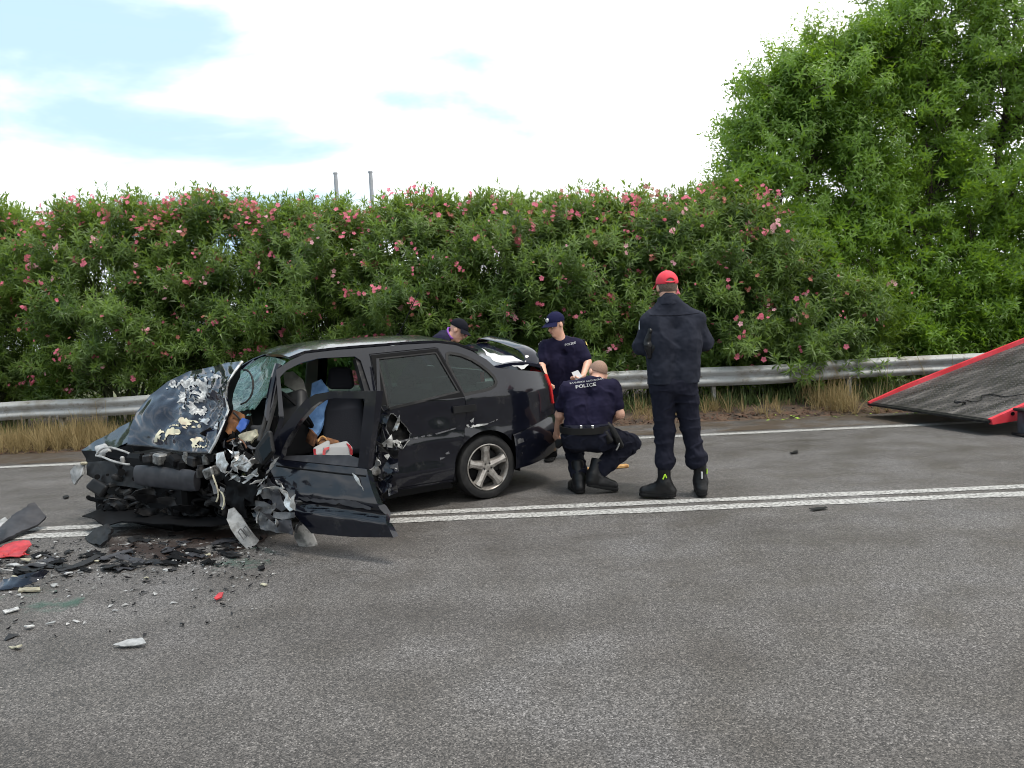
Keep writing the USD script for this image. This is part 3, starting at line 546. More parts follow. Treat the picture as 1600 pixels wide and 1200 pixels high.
top('dry_stalk', join(stalks), 'dry_grass', 'tall thin dry stalks leaning over the guardrail', 'dry stalks', kind='stuff')
rng = np.random.default_rng(11); lt = []
for i in range(2600):
    x, y = rng.uniform(-12, 9), 11.0+abs(rng.normal(0, .22)); s = rng.uniform(.012, .04); a = rng.uniform(0, 6.28); c = V(x, y, verge_z(y)+.012)
    d, e = V(math.cos(a), math.sin(a), rng.normal(0, .3))*s, V(-math.sin(a), math.cos(a), rng.normal(0, .3))*s*.4
    lt.append((np.array([c-d, c+e, c+d, c-e]), np.array([[0, 1, 2], [0, 2, 3]])))
top('leaf_litter', join(lt), 'litter', 'reddish fallen leaves along the foot of the verge', 'leaf litter', kind='stuff', smooth=False)
lt = []
for i in range(90):
    x, y = rng.uniform(3.0, 6.2), 10.75+abs(rng.normal(0, .25)); s = rng.uniform(.015, .04); a = rng.uniform(0, 6.28); c = V(x, y, max(verge_z(y), 0)+.012)
    d, e = V(math.cos(a), math.sin(a), .2)*s, V(-math.sin(a), math.cos(a), .3)*s*.45; lt.append((np.array([c-d, c+e, c+d, c-e]), np.array([[0, 1, 2], [0, 2, 3]])))
top('fallen_leaves', join(lt), 'leaf_green', 'yellow green leaves scattered on the road edge before the red truck bed', 'fallen leaves', kind='stuff', smooth=False)
# ------------------------------------------------------------------ the wrecked car
CA = math.pi+.57; CF = V(math.cos(CA), math.sin(CA), 0); CLF = V(-CF[1], CF[0], 0); CO = V(-.925, 7.334, 0)
def cw(p):                                   # car coordinates (forward from the rear axle, left, up) to the world
    p = np.asarray(p, float); return CO + p[..., :1]*CF + p[..., 1:2]*CLF + p[..., 2:]*V(0, 0, 1)
def yw(X, Z):
    X, Z = np.asarray(X, float), np.asarray(Z, float)
    y = .81 - .42*np.maximum(Z-.90, 0) - .30*np.maximum(.32-Z, 0) - .5*np.maximum(-.2-X, 0)**2
    y = y - .10*np.maximum(Z-1.28, 0)**2*10 + .010*np.exp(-((Z-.56)/.03)**2) - .012*np.exp(-((Z-.40)/.10)**2)
    return y
def side(poly, res=.035, t=.012, s=1, out=0.0, dent=None):
    p2, f = fillpoly(poly, res); y = yw(p2[:, 0], p2[:, 1])+out
    if dent is not None: y = y+dent(p2[:, 0], p2[:, 1])
    v = np.c_[p2[:, 0], s*y, p2[:, 1]]
    if s > 0: f = f[:, ::-1]
    n = vnorm(v, f)
    if np.mean(n[:, 1])*s < 0: f = f[:, ::-1]
    v, f = solid(v, f, t); return cw(v), f
def pad(pts, r, m=1.0):                      # an upholstered or rounded lump around points (place, distance)
    s = trimesh.creation.icosphere(2, 1.0).vertices; r = np.broadcast_to(r, (len(pts),))
    return hull(np.vstack([(P(*p) if len(p) == 3 else np.asarray(p[:3]))+s*q for p, q in zip(pts, r)]))
def jag(pts, r, rng, n=9, amp=.4):
    q = []
    for a, b in zip(pts, list(pts[1:])+[pts[0]]):
        a, b = np.array(a, float), np.array(b, float); k = max(1, int(np.linalg.norm((b-a)[:2])/r)); per = V(-(b-a)[1], (b-a)[0], 0); per = per/max(np.linalg.norm(per), 1e-6)
        for i in range(k): q.append(a+(b-a)*i/k+(per*rng.normal(0, amp*r) if i else 0))
    return q
car = T('wrecked_car', 'black saloon car with crushed front, open driver door and raised boot lid', 'car', CO, CA)
out_l = [(1.90, .20), (1.86, .55), (1.74, .87), (1.70, 1.235), (1.58, 1.30), (1.456, 1.343), (1.2, 1.356), (.946, 1.360), (.6, 1.366), (.317, 1.362), (.16, 1.335), (.024, 1.276), (-.10, 1.195), (-.17, 1.12), (-.30, 1.098), (-.43, 1.078), (-.60, 1.055), (-.745, 1.03), (-.775, 1.0), (-.80, .83), (-.83, .655), (-.6, .612), (-.24, .535)]
arch = [(.005+.315*math.cos(a), .285+.315*math.sin(a)) for a in np.linspace(math.radians(140), math.radians(-14), 22)]
outer = Polygon(out_l+arch+[(.32, .20)]).buffer(0)
f_open = Polygon([(1.0, .30), (.985, .85), (1.005, 1.05), (1.03, 1.26), (1.07, 1.293), (1.36, 1.297), (1.5, 1.272), (1.62, 1.225), (1.675, 1.18), (1.70, .87), (1.80, .55), (1.78, .30)]).buffer(.004)
rd = Polygon([(.955, .22), (.948, .84), (.94, 1.303), (.36, 1.322), (.335, 1.315), (.20, .93), (.19, .78), (.22, .60), (.275, .47), (.315, .38), (.33, .225)])
rwin = Polygon([(.885, .868), (.885, 1.272), (.372, 1.290), (.355, 1.283), (.232, .948)])
qw = Polygon([(.195, .925), (.28, 1.19), (.262, 1.265), (.235, 1.272), (.14, 1.250), (.04, 1.203), (-.03, 1.15), (-.088, 1.095), (-.125, 1.045), (-.137, 1.004), (-.12, .975), (-.07, .955), (0, .943)]).buffer(.012).buffer(-.012)
def on_side(px, py):                         # where a line of sight meets the side of the body
    d = ray(px, py); Y = .8
    for _ in range(12): s = (Y-(EYE-CO)@CLF)/(d@CLF); w = EYE+d*s; Y = float(yw(0.3, w[2]))
    return float((w-CO)@CF), float(w[2])
hole = Polygon([on_side(*q) for q in ((600, 651), (614, 646), (622, 653), (634, 666), (643, 678), (641, 688), (629, 701), (624, 692), (619, 700), (611, 684), (604, 672))])
def d_door(X, Z): return -.035*np.exp(-((X-.68)/.16)**2-((Z-.62)/.13)**2) - .018*np.exp(-((X-.5)/.2)**2-((Z-.78)/.09)**2) + .012*nz(np.c_[X, Z, X*0], 6, 3) - .05*np.clip((X-.84)/.12, 0, 1)*np.exp(-((Z-.6)/.2)**2)
def d_q(X, Z): return .006*nz(np.c_[X, Z, X*0], 5, 8) - .012*np.exp(-((X-.15)/.09)**2-((Z-.66)/.06)**2)
gap = rd.buffer(.006)
body = car.part('body_side', side(outer.difference(gap).difference(f_open).difference(qw.buffer(.010)), .03, .014, 1, dent=d_q), 'car_paint')
ob = Polygon([(1.9, .22)]+out_l[1:]).union(sbox(.3, .2, 1.9, .6)).difference(Point(.005, .285).buffer(.315))
fw_r = Polygon([(1.0, .93), (1.0, 1.28), (1.36, 1.29), (1.55, 1.24), (1.66, .93)]); rw_r = rwin
right = ob.difference(fw_r).difference(rw_r).difference(qw)
car.part('body_side', side(right, .05, .014, -1), 'car_paint')
door = car.part('rear_door', side(rd.difference(rwin).difference(hole), .028, .02, 1, .003, d_door), 'car_paint', label='dented rear door with a torn hole at its front edge')
car.part('window_frame', side(rd.intersection(sbox(.15, .9, 1, 1.4)).buffer(-.004).difference(rwin.buffer(.004)).intersection(sbox(.15, .90, 1, 1.4)), .03, .006, 1, .008), 'matte_black', door)
car.part('window_seal', side(rwin.buffer(.010).difference(rwin.buffer(-.012)), .03, .014, 1, .004), 'rubber', door)
car.part('window_pane', side(rwin.buffer(-.008), .05, .004, 1, -.006), 'car_glass', door)
def ell(cx, cz, rx, rz, n=16): return Polygon([(cx+rx*math.cos(a), cz+rz*math.sin(a)) for a in np.linspace(0, 2*np.pi, n)[:-1]])
car.part('door_handle', side(sbox(.11, .785, .31, .825).buffer(.008), .02, .022, 1, .026), 'black_plastic', door)
rim = [cw(V(x, yw(x, z)+.012+float(d_door(V(x), V(z))[0]), z)) for x, z in np.array(hole.exterior.coords)[:-1]]
rj = np.random.default_rng(4); rims = []
for a, b in zip(rim, rim[1:]+rim[:1]):
    pts = [a+(b-a)*k/4+rj.normal(0, .003, 3) for k in range(5)]; rims.append(tube(pts, rj.uniform(.0012, .0055, 5), 5))
car.part('torn_edge', join(rims), 'engine_metal', door, label='shiny torn metal edge round the hole in the rear door')
inner = Polygon(hole.buffer(.03)); car.part('door_cavity', side(inner, .02, .01, 1, -.10, lambda X, Z: .05*nz(np.c_[X, Z, X*0], 14, 2)), 'dark_metal', door)
def scrape(pts, seed, m='primer_white', out=.008):
    po = Polygon(pts); p2, f = fillpoly(po, .012); c = p2[f].mean(1); keep = nz(np.c_[c*[1, 1.6], c[:, 0]*0], 26, seed, 3) > -.06; return side_tri(p2, f[keep], out), m
def side_tri(p2, f, out):
    y = yw(p2[:, 0], p2[:, 1])+out+d_q(p2[:, 0], p2[:, 1])*(p2[:, 0] < .2)+d_door(p2[:, 0], p2[:, 1])*(p2[:, 0] >= .2); v = np.c_[p2[:, 0], y, p2[:, 1]]; return cw(v), f
for k, pts in enumerate(([(.20, .66), (.17, .69), (.12, .72), (.13, .665), (-.03, .655), (-.06, .668), (.02, .645), (.16, .635)], [(.46, .43), (.36, .47), (.35, .44), (.45, .40)], [(.90, .44), (.93, .50), (.86, .52), (.82, .49), (.84, .44)], [(.82, .60), (.5, .625), (.3, .655), (.3, .645), (.5, .612), (.8, .585)], [(-.02, .66), (-.16, .70), (-.16, .69)], [(.78, .53), (.88, .60), (.86, .64), (.76, .58)])):
    g, m = scrape(pts, 30+k, 'scrape_grey' if k in (1, 3) else 'primer_white'); [car.part('scratch', (g[0], g[1][q_]), m, door if k in (1, 2, 3, 5) else body) for q_ in trimesh.graph.connected_components(trimesh.graph.face_adjacency(g[1]), nodes=np.arange(len(g[1])), min_len=2)]
car.part('quarter_window', side(qw, .04, .004, 1, -.008), 'car_glass'); car.part('window_seal', side(qw.buffer(.014).difference(qw.buffer(-.010)), .02, .014, 1, .004), 'rubber', body)
for w in (fw_r, rw_r, qw): car.part('window_pane' if w is not qw else 'quarter_window', side(w.buffer(.01), .08, .004, -1, -.012), 'car_glass')
# roof
U, W_ = np.meshgrid(np.linspace(0, 1, 26), np.linspace(-1, 1, 21), indexing='ij')
xh = 1.60-.06*(W_ < 0)*np.abs(W_)-.02*W_**2+.0*W_; X = xh*(1-U)+(-.0-.04*W_**2)*U
prof_z = np.interp(X, [-.05, .02, .16, .317, .6, .946, 1.2, 1.456, 1.60], [1.262, 1.285, 1.338, 1.366, 1.370, 1.365, 1.360, 1.346, 1.300]); Yh = W_*(yw(X, prof_z)-.012)
Z = prof_z+.055*(1-np.abs(W_)**2.2)*np.interp(X, [-.05, .3, 1.2, 1.6], [.9, 1, 1, .7])+.004*nz(np.stack([X, Yh, X*0], -1), 4, 5)-.02*np.exp(-((X-1.5)/.12)**2-((W_-.2)/.35)**2)
v = np.stack([X, Yh, Z], -1).reshape(-1, 3); n1 = 21; f = [[i*n1+j, (i+1)*n1+j, (i+1)*n1+j+1, i*n1+j+1] for i in range(25) for j in range(20)]
roof = car.part('roof', solid(cw(v), va((v, f))[1], .02), 'car_paint')
for s in (1, -1):
    xx = np.linspace(1.5, .1, 16); zz = np.interp(xx, [-.05, .02, .16, .317, .6, .946, 1.2, 1.456, 1.60], [1.262, 1.285, 1.338, 1.366, 1.370, 1.365, 1.360, 1.346, 1.300]); car.part('roof_gutter', tube(cw(np.c_[xx, s*(yw(xx, zz)-.02), zz+.012]), .009, 6), 'matte_black', roof)
a0 = cw(V(.42, -.05, 1.425)); car.part('aerial', join([tube([a0, a0+V(.02, 0, .03)], .014, 8), tube([a0+V(.02, 0, .02), a0+V(.22, .06, .40)], .0045, 6)]), 'matte_black', roof)
# windscreen: broken, sagging
U, W_ = np.meshgrid(np.linspace(0, 1, 36), np.linspace(-1, 1, 44), indexing='ij'); xt = 1.60-.05*(W_ < 0)*np.abs(W_); X = xt*(1-U)+(2.08-.16*W_)*U; Zt = 1.325-.03*W_**2; Z = Zt*(1-U)+.90*U; Yg = W_*(.57+.07*U)
q = np.stack([X, Yg, Z], -1); sag = -.10*np.sin(np.pi*np.clip(U, 0, 1))*np.exp(-((W_-.25)/.5)**2)+.03*nz(q, 9, 4)*(U > .15); X = X+sag*.6; Z = Z+sag*.8
v = np.stack([X, Yg, Z], -1).reshape(-1, 3); n1 = 44; f = np.array([[i*n1+j, (i+1)*n1+j, (i+1)*n1+j+1, i*n1+j+1] for i in range(35) for j in range(43)])
cen = v[f].mean(1); f = f[~((cen[:, 0] > 1.87) & (cen[:, 1] > .40) & (nz(cen, 12, 1) > -.1))]
car.part('windscreen', solid(cw(v), va((v, f))[1], .006), 'shattered_glass', label='shattered green windscreen sagging into the cabin')
for a, b, r in (((1.66, .60, 1.27), (1.80, .72, .86), .030), ((1.56, -.60, 1.27), (1.95, -.70, .88), .030)): car.part('windscreen_pillar', tube(spline([cw(V(*a)), cw((V(*a)+V(*b))/2+V(.01, .0, .015)), cw(V(*b))], 8), r, 8), 'car_paint')
for pts in ([(428, 590, 5.95), (418, 640, 5.8), (404, 690, 5.6)], [(436, 600, 5.9), (424, 650, 5.75), (411, 692, 5.6)], [(380, 578, 6.2), (394, 590, 6.1), (388, 625, 6.0), (376, 632, 6.0)]): car.part('windscreen_seal', tube(spline([P(*p) for p in pts], 10), .016 if pts[0][0] > 400 else .008, 6), 'rubber')
# rear window, parcel shelf, boot
U, W_ = np.meshgrid(np.linspace(0, 1, 6), np.linspace(-1, 1, 9), indexing='ij'); X = -.01*(1-U)-.23*U; Z = (1.325*(1-U)+1.105*U)-.03*W_**2; v = np.stack([X, W_*(.58+.04*U), Z], -1).reshape(-1, 3); f = [[i*9+j, (i+1)*9+j, (i+1)*9+j+1, i*9+j+1] for i in range(5) for j in range(8)]
car.part('rear_window', solid(cw(v), va((v, f))[1], .005), 'car_glass')
def cbox(c, s, bev=.01): return bevbox(s, cw(V(*c)), np.stack([CF, CLF, V(0, 0, 1)], 1), bev)
car.part('parcel_shelf', cbox((-.02, 0, .93), (.5, 1.28, .02)), 'trim_grey')
car.part('boot_floor', join([cbox((-.42, 0, .40), (.8, 1.2, .03)), cbox((-.02, 0, .66), (.02, 1.25, .5)), cbox((-.30, .60, .7), (.55, .02, .6)), cbox((-.30, -.60, .7), (.55, .02, .6))]), 'trim_grey')
yy = np.linspace(-1, 1, 25)
def wrap(z0, z1, off=0.0, xe=-.86, yl=.63): return np.array([[xe-.07*(1-w*w)-off, w*yl, 0] for w in yy])
rp = wrap(0, 0, xe=-.80, yl=.60); v = np.vstack([rp+V(0, 0, .60), rp+V(.02, 0, .78)]); f = [[i, i+1, 25+i+1, 25+i] for i in range(24)]; car.part('rear_panel', solid(cw(v), va((v, f))[1], .02), 'car_paint')
# rear bumper: a wrapped moulding
bp = []
for x in np.linspace(-.255, -.70, 12): bp.append((x, float(yw(x, .5))+.008))
bp += [(-.80, .635), (-.865, .56), (-.905, .45), (-.925, .25), (-.93, 0)]; bp = np.array(bp); bp = np.vstack([bp, (bp[:-1]*[1, -1])[::-1]])
bp = spline(bp, 64); nrm = np.gradient(bp, axis=0); nrm = np.c_[-nrm[:, 1], nrm[:, 0]]; nrm /= np.linalg.norm(nrm, axis=1, keepdims=True)
if nrm[0, 1] < 0: nrm = -nrm
pr = np.array([(-.05, 1.0), (-.01, 1.0), (.012, .93), (.022, .72), (.028, .62), (.022, .56), (.020, .2), (.005, .05), (-.05, 0.0)]); rows = []
for (x, y), n_ in zip(bp, nrm):
    u = np.clip((-.25-x)/.5, 0, 1); zt = .535+.105*u; zb = .215+.07*u**2; rows.append([(x+n_[0]*o, y+n_[1]*o, zb+(zt-zb)*h) for o, h in pr])
v = np.array(rows).reshape(-1, 3); k = len(pr); f = [[i*k+j, (i+1)*k+j, (i+1)*k+j+1, i*k+j+1] for i in range(63) for j in range(k-1)]; bumper = car.part('rear_bumper', (cw(v), va((v, f))[1]), 'car_paint')
g, m = scrape([(-.28, .50), (-.33, .52), (-.36, .45), (-.33, .36), (-.29, .38)], 77, 'grey_plastic', .035); car.part('scratch', g, m, bumper)
for s in (1, -1):
    tl = Polygon([(-.735, 1.022), (-.772, 1.012), (-.80, .83), (-.815, .745), (-.79, .745), (-.77, .85)]); car.part('tail_lamp', side(tl, .03, .03, s, .014), 'lamp_red')
sk = Polygon([(.33, .15), (.36, .20), (1.9, .20), (1.88, .13)]); car.part('side_skirt', side(sk, .06, .05, 1, .008), 'matte_black'); car.part('side_skirt', side(sk, .1, .05, -1, .008), 'matte_black')
car.part('floor_pan', join([cbox((.9, 0, .20), (2.2, 1.45, .05)), cbox((-.5, 0, .26), (.7, 1.2, .05)), cbox((.9, .68, .26), (1.9, .10, .14)), cbox((.9, -.72, .5), (1.9, .03, .6)), cbox((1.75, 0, .62), (.05, 1.4, .55))]), 'matte_black')
car.part('wheel_arch_liner', (lambda q: q)(solid(cw(np.array([[.005+.325*math.cos(a), y, .285+.325*math.sin(a)] for y in (.45, .79) for a in np.linspace(-.25, 3.4, 24)])), va(([], [[i, i+1, 24+i+1, 24+i] for i in range(23)]) if False else (np.zeros((48, 3)), [[i, i+1, 24+i+1, 24+i] for i in range(23)]))[1], .01)), 'matte_black')
# rear wheel: tyre, five-spoke rim
def wheel(c, ax, up, name_tyre=True):
    R = np.stack([ax, unit(np.cross(up, ax)), up], 1); a = np.linspace(0, 2*np.pi, 61)[:-1]
    def rev(pr): v = np.array([[x, r*math.cos(t), r*math.sin(t)] for t in a for x, r in pr]); k = len(pr); return v@R.T+c, va((v, [[i*k+j, i*k+(j+1) % k, ((i+1) % 60)*k+(j+1) % k, ((i+1) % 60)*k+j] for i in range(60) for j in range(k)]))[1]
    tyre = rev([(.085, .198), (.096, .214), (.098, .245), (.088, .266), (.068, .275), (.03, .278), (-.03, .278), (-.07, .275), (-.09, .26), (-.09, .20)])
    rimm = rev([(.088, .196), (.095, .201), (.097, .194), (.088, .186), (.055, .177), (-.06, .175), (-.08, .19), (-.085, .196), (-.06, .182), (.05, .186)])
    sp = []
    for i in range(5):
        t = i*2*np.pi/5+.35; e, s_ = V(0, math.cos(t), math.sin(t)), V(0, -math.sin(t), math.cos(t)); pts = []
        for r, w, x0, x1 in ((.03, .036, .045, .072), (.09, .026, .045, .080), (.14, .022, .05, .086), (.182, .040, .055, .088)):
            pts.append([(e*r+s_*w*q+V(x, 0, 0)) for q, x in ((-1, x0), (-.62, x1), (0, x1+.006), (.62, x1), (1, x0))])
        pv = np.array(pts).reshape(-1, 3); ff = [[i_*5+j, i_*5+j+1, (i_+1)*5+j+1, (i_+1)*5+j] for i_ in range(3) for j in range(4)]
        vv, f2 = solid(pv, va((pv, ff))[1], .012); sp.append((vv@R.T+c, f2))
    th = np.linspace(0, 2*np.pi, 25)[:-1]; hub = []
    for x, r in ((.04, .058), (.080, .052), (.086, .030), (.088, .001)): hub.append(np.c_[np.full(24, x), r*np.cos(th), r*np.sin(th)])
    hv = np.vstack(hub); hf = [[i*24+j, i*24+(j+1) % 24, (i+1)*24+(j+1) % 24, (i+1)*24+j] for i in range(3) for j in range(24)]
    disc = rev([(.0, .03), (.012, .03), (.012, .150), (.0, .150)]); bolts = [tube([R@V(.08, .036*math.cos(q), .036*math.sin(q))+c, R@V(.092, .036*math.cos(q), .036*math.sin(q))+c], .008, 6) for q in np.arange(5)*2*np.pi/5+.98]
    return tyre, rimm, sp, (hv@R.T+c, va((hv, hf))[1]), disc, bolts
for pos, ax, up in (((0, .70, .279), V(0, 1, 0), V(0, 0, 1)), ((0, -.70, .279), V(0, -1, 0), V(0, 0, 1)), ((2.18, -.62, .279), V(.35, -1, 0), V(0, 0, 1))):
    A = unit(CF*ax[0]+CLF*ax[1]); ty, ri, sp, hb, di, bo = wheel(cw(V(*pos)), A, V(0, 0, 1)); w = car.part('tyre', ty, 'rubber'); r_ = car.part('rim', ri, 'alloy', label='scuffed five-spoke alloy rim' if pos[1] == .7 else None)
    for s in sp: car.part('spoke', s, 'alloy', r_)
    car.part('hub', hb, 'alloy', r_); car.part('brake_disc', di, 'dark_metal', r_)
    for b in bo: car.part('wheel_bolt', b, 'dark_metal', r_)
# boot lid, twisted open, with its spoiler
FL, FR, RL, RR = P(773, 577, 6.97), P(690, 556, 7.92), P(843, 571, 7.27), P(764, 537, 8.18)
U, W_ = np.meshgrid(np.linspace(0, 1, 10), np.linspace(0, 1, 14), indexing='ij'); v = ((1-U)*(1-W_))[..., None]*FL+((1-U)*W_)[..., None]*FR+(U*(1-W_))[..., None]*RL+(U*W_)[..., None]*RR
v[..., 2] += .035*(1-(2*W_-1)**2)+.02*np.sin(np.pi*U)-.02*U**3; n1 = 14; f = va((v.reshape(-1, 3), [[i*n1+j, i*n1+j+1, (i+1)*n1+j+1, (i+1)*n1+j] for i in range(9) for j in range(13)]))[1]
ext = []
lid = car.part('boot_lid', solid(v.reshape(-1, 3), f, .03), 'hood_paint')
e1 = v[-1]; v2 = np.vstack([e1, e1+V(.05, .03, -.13), e1+V(.0, 0, -.27)]); f = [[i, i+1, 14+i+1, 14+i] for i in range(13)]+[[14+i, 14+i+1, 28+i+1, 28+i] for i in range(13)]
car.part('lid_rear_face', solid(v2, va((v2, f))[1], .025), 'car_paint', lid)
e0 = np.array([RL+(RR-RL)*w for w in (0.02, .5, .98)]); car.part('lid_lamp', join([bevbox((.20, .03, .11), e1[1]*.8+e1[4]*.2+V(.03, .01, -.10), axes(RR-RL), .01)]), 'lamp_red', lid)
sp_pts = [P(839, 569, 7.30), P(838, 556, 7.33), P(831, 546, 7.40), P(815, 538, 7.55), P(795, 531, 7.78), P(776, 527, 8.0), P(765, 527, 8.12), P(760, 533, 8.18)]
sp_pts = spline(sp_pts, 30); vv = []; fwd = unit((FL-RL)+(FR-RR)); prf = [(.055, 0), (.09, .012), (.14, .014), (.19, .004), (.20, -.004), (.14, -.008), (.08, -.014), (.04, -.010)]
for i, p in enumerate(sp_pts):
    d = unit(sp_pts[min(i+1, 29)]-sp_pts[max(i-1, 0)]); up_ = unit(np.cross(fwd, d)); up_ = up_ if up_[2] > 0 else -up_; vv += [p+fwd*(a-.07)+up_*b for a, b in prf]
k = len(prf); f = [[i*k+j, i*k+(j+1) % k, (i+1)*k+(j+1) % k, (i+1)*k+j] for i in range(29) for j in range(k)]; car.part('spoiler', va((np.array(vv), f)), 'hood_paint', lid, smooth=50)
rj = np.random.default_rng(9); car.part('lid_glint_strip', skin(jag([(752, 551, 7.2), (766, 558, 7.13), (786, 561, 7.16), (798, 561, 7.2), (823, 574, 7.22), (816, 579, 7.19), (788, 576, 7.07), (768, 569, 7.05)], 5, rj, amp=.15), .004, .0, 9, 2, 4, curve=lambda a, b: .045), 'paper_and_glint_white', lid)  # bright reflection along the bend of the lid, put in as a white strip
# open driver's door
def dy(px, py): return 5.42-.46*(px-425)/180-.10*max(0, (py-740)/100)
D = lambda q: [(x, y, dy(x, y)) for x, y in q]
fd = car.part('front_door', skin(D([(425, 716), (470, 722), (559, 731), (575, 733), (583, 757), (597, 795), (614, 840), (550, 839), (487, 833), (462, 800), (440, 760), (424, 733)]), 0.05, .007, 4, 21, 5, ridge=.003, curve=lambda a, b: .03*math.sin(max(0, min(1, (b-715)/125))*3.1)-.035*math.exp(-((b-793-.15*(a-520))/6)**2)*(a > 470)), 'car_paint', label='driver door swung wide open, its glass gone')
car.part('door_frame', skin(D([(424, 700), (440, 670), (460, 644), (478, 624), (492, 616), (515, 612), (588, 611), (584, 660), (574, 733), (559, 731), (566, 660), (570, 623), (520, 622), (502, 626), (487, 637), (468, 658), (450, 684), (441, 702), (438, 718), (426, 716)]), .05, .003, 5, 3, 4), 'car_paint', fd)
car.part('door_trim', skin([(430, 713, 5.47), (480, 711, 5.33), (546, 711, 5.18), (566, 718, 5.12), (559, 730, 5.09), (500, 724, 5.24), (432, 717, 5.42)], .02, .006, 8, 5, 6), 'dark_grey_plastic', fd)
car.part('door_handle', skin(D([(516, 758), (552, 761), (553, 767), (518, 765)]), .03, res=5, curve=lambda a, b: .03), 'black_plastic', fd)
car.part('door_groove', tube([P(x, y, dy(x, y)-.03) for x, y in ((432, 728), (480, 734), (530, 740), (572, 744))], .006, 6), 'matte_black', fd)
for k, q in enumerate(([(470, 776), (520, 781), (560, 783), (585, 793), (584, 797), (540, 788), (480, 782)], [(555, 739), (566, 748), (573, 768), (562, 752)])):
    car.part('scratch', skin(jag(D(q), 5, rj, amp=.2), .003, res=4, curve=lambda a, b: .034), 'dark_grey_plastic' if k == 0 else 'bare_metal', fd)
mir = car.part('wing_mirror', pad([(405, 700, 5.30), (421, 678, 5.28), (425, 705, 5.24), (412, 722, 5.26), (402, 712, 5.36), (420, 690, 5.38)], .022), 'black_plastic', fd)
car.part('mirror_glass', skin([(404, 702, 5.24), (421, 681, 5.22), (424, 704, 5.18), (411, 720, 5.20)], .004, res=6), 'car_glass', mir)
# torn metal between the door and the rear door
for k in range(22):
    x0, y0 = rj.uniform(578, 612), rj.uniform(655, 795); dd = 5.95+.2*(612-x0)/30-.1; pts = [(x0+rj.normal(0, 10), y0+rj.normal(0, 13), dd+rj.normal(0, .06)) for _ in range(5)]
    c = np.mean(pts, 0); pts.sort(key=lambda p: math.atan2(p[1]-c[1], p[0]-c[0])); car.part('torn_panel', skin(pts, .006, .02, 14, k, 4), ('car_paint', 'dark_metal', 'car_paint', 'bare_metal', 'black_plastic')[k % 5])
car.part('centre_pillar', side(Polygon([(.96, .22), (1.06, .22), (1.03, .85), (1.06, 1.29), (.97, 1.29), (.975, .85)]), .03, .07, 1, -.02), 'dark_metal')
# cabin
seat = car.part('front_seat', pad([(516, 645, 6.30), (560, 640, 6.30), (564, 700, 6.22), (512, 705, 6.22), (522, 622, 6.42), (556, 620, 6.42)], .045), 'seat_cloth', label='dark driver seat back')
car.part('headrest', pad([(522, 582, 6.5), (542, 582, 6.5), (545, 600, 6.48), (520, 600, 6.48)], .045), 'seat_cloth', seat)
car.part('seat_base', cbox((1.32, .36, .40), (.5, .5, .2), .06), 'seat_cloth', seat)
seat2 = car.part('front_seat', pad([(452, 628, 6.55), (474, 628, 6.55), (480, 700, 6.4), (446, 705, 6.4)], .05), 'trim_grey', label='grey passenger seat back with a white tag'); car.part('seat_tag', skin([(456, 628, 6.28), (466, 624, 6.28), (470, 636, 6.28), (459, 641, 6.28)], .003, res=4), 'white_card', seat2)
car.part('rear_seat', join([cbox((.22, 0, .66), (.16, 1.3, .56), .06), cbox((.5, 0, .42), (.45, 1.3, .16), .06)]), 'trim_grey')
for y_ in (-.4, .4): car.part('rear_headrest', cbox((.20, y_, .98), (.12, .26, .14), .04), 'seat_cloth')
car.part('pillar_trim', side(Polygon([(.98, .4), (1.12, .4), (1.09, 1.3), (.99, 1.3)]), .05, .03, -1, -.03), 'trim_beige')
car.part('airbag', skin([(443, 583, 6.5), (458, 581, 6.5), (472, 592, 6.4), (479, 612, 6.3), (462, 611, 6.3), (444, 600, 6.4)], .02, .03, 9, 6, 3), 'airbag', label='deflated grey airbag')
car.part('dashboard', pad([(400, 640, 6.2), (470, 618, 6.0), (470, 640, 5.9), (445, 690, 5.8), (410, 690, 5.9)], .05), 'black_plastic')
th = np.linspace(0, 2*np.pi, 30); c = P(462, 640, 6.05); ax = unit(CF*-.8+V(0, 0, .6)); a, b, _ = frame(ax); car.part('steering_wheel', join([tube([c+.18*(math.cos(t)*a+math.sin(t)*b) for t in th], .015, 6)]+[tube([c, c+.18*(math.cos(t)*a+math.sin(t)*b)], .014, 6) for t in (0.4, 2.7, 4.7)]), 'matte_black')
for x0 in (1.30,): car.part('seat_belt', skin([(588, 560, 6.2), (592, 560, 6.2), (596, 640, 6.1), (590, 640, 6.1)], .004, res=6), 'trim_grey')
# crumpled bonnet
hq = [(199, 694, 6.42), (203, 668, 6.5), (214, 644, 6.58), (235, 618, 6.66), (262, 596, 6.72), (296, 580, 6.70), (332, 573, 6.40), (356, 567, 6.15), (379, 564, 5.92), (368, 578, 5.86), (357, 596, 5.82), (353, 618, 5.84), (357, 640, 5.84), (348, 664, 5.76), (338, 688, 5.72), (328, 707, 5.72), (300, 706, 5.88), (268, 703, 6.06), (238, 697, 6.25)]
def hcurve(a, b):
    s = (a-200)/170; return .035*math.exp(-((s-.55+.25*(b-640)/70)/.10)**2)-.06*math.exp(-((s-.68)/.14)**2-((b-635)/38)**2)+.045*math.exp(-((s-.22)/.16)**2-((b-650)/40)**2)-.03*math.exp(-((a-265)/18)**2-((b-655)/14)**2)
q = np.array(hq); poly = Polygon(q[:, :2]); p2, f0 = fillpoly(poly, 3.2); A = np.c_[q[:, :2], np.ones(len(q))]; co = np.linalg.lstsq(A, q[:, 2], rcond=None)[0]; dev = q[:, 2]-A@co
w = 1/(np.linalg.norm(p2[:, None]-q[None, :, :2], axis=2)**2+4); yv = np.c_[p2, np.ones(len(p2))]@co+(w*dev).sum(1)/w.sum(1); hv = np.array([P(a, b, c) for (a, b), c in zip(p2, yv)]); hf = f0[:, ::-1]
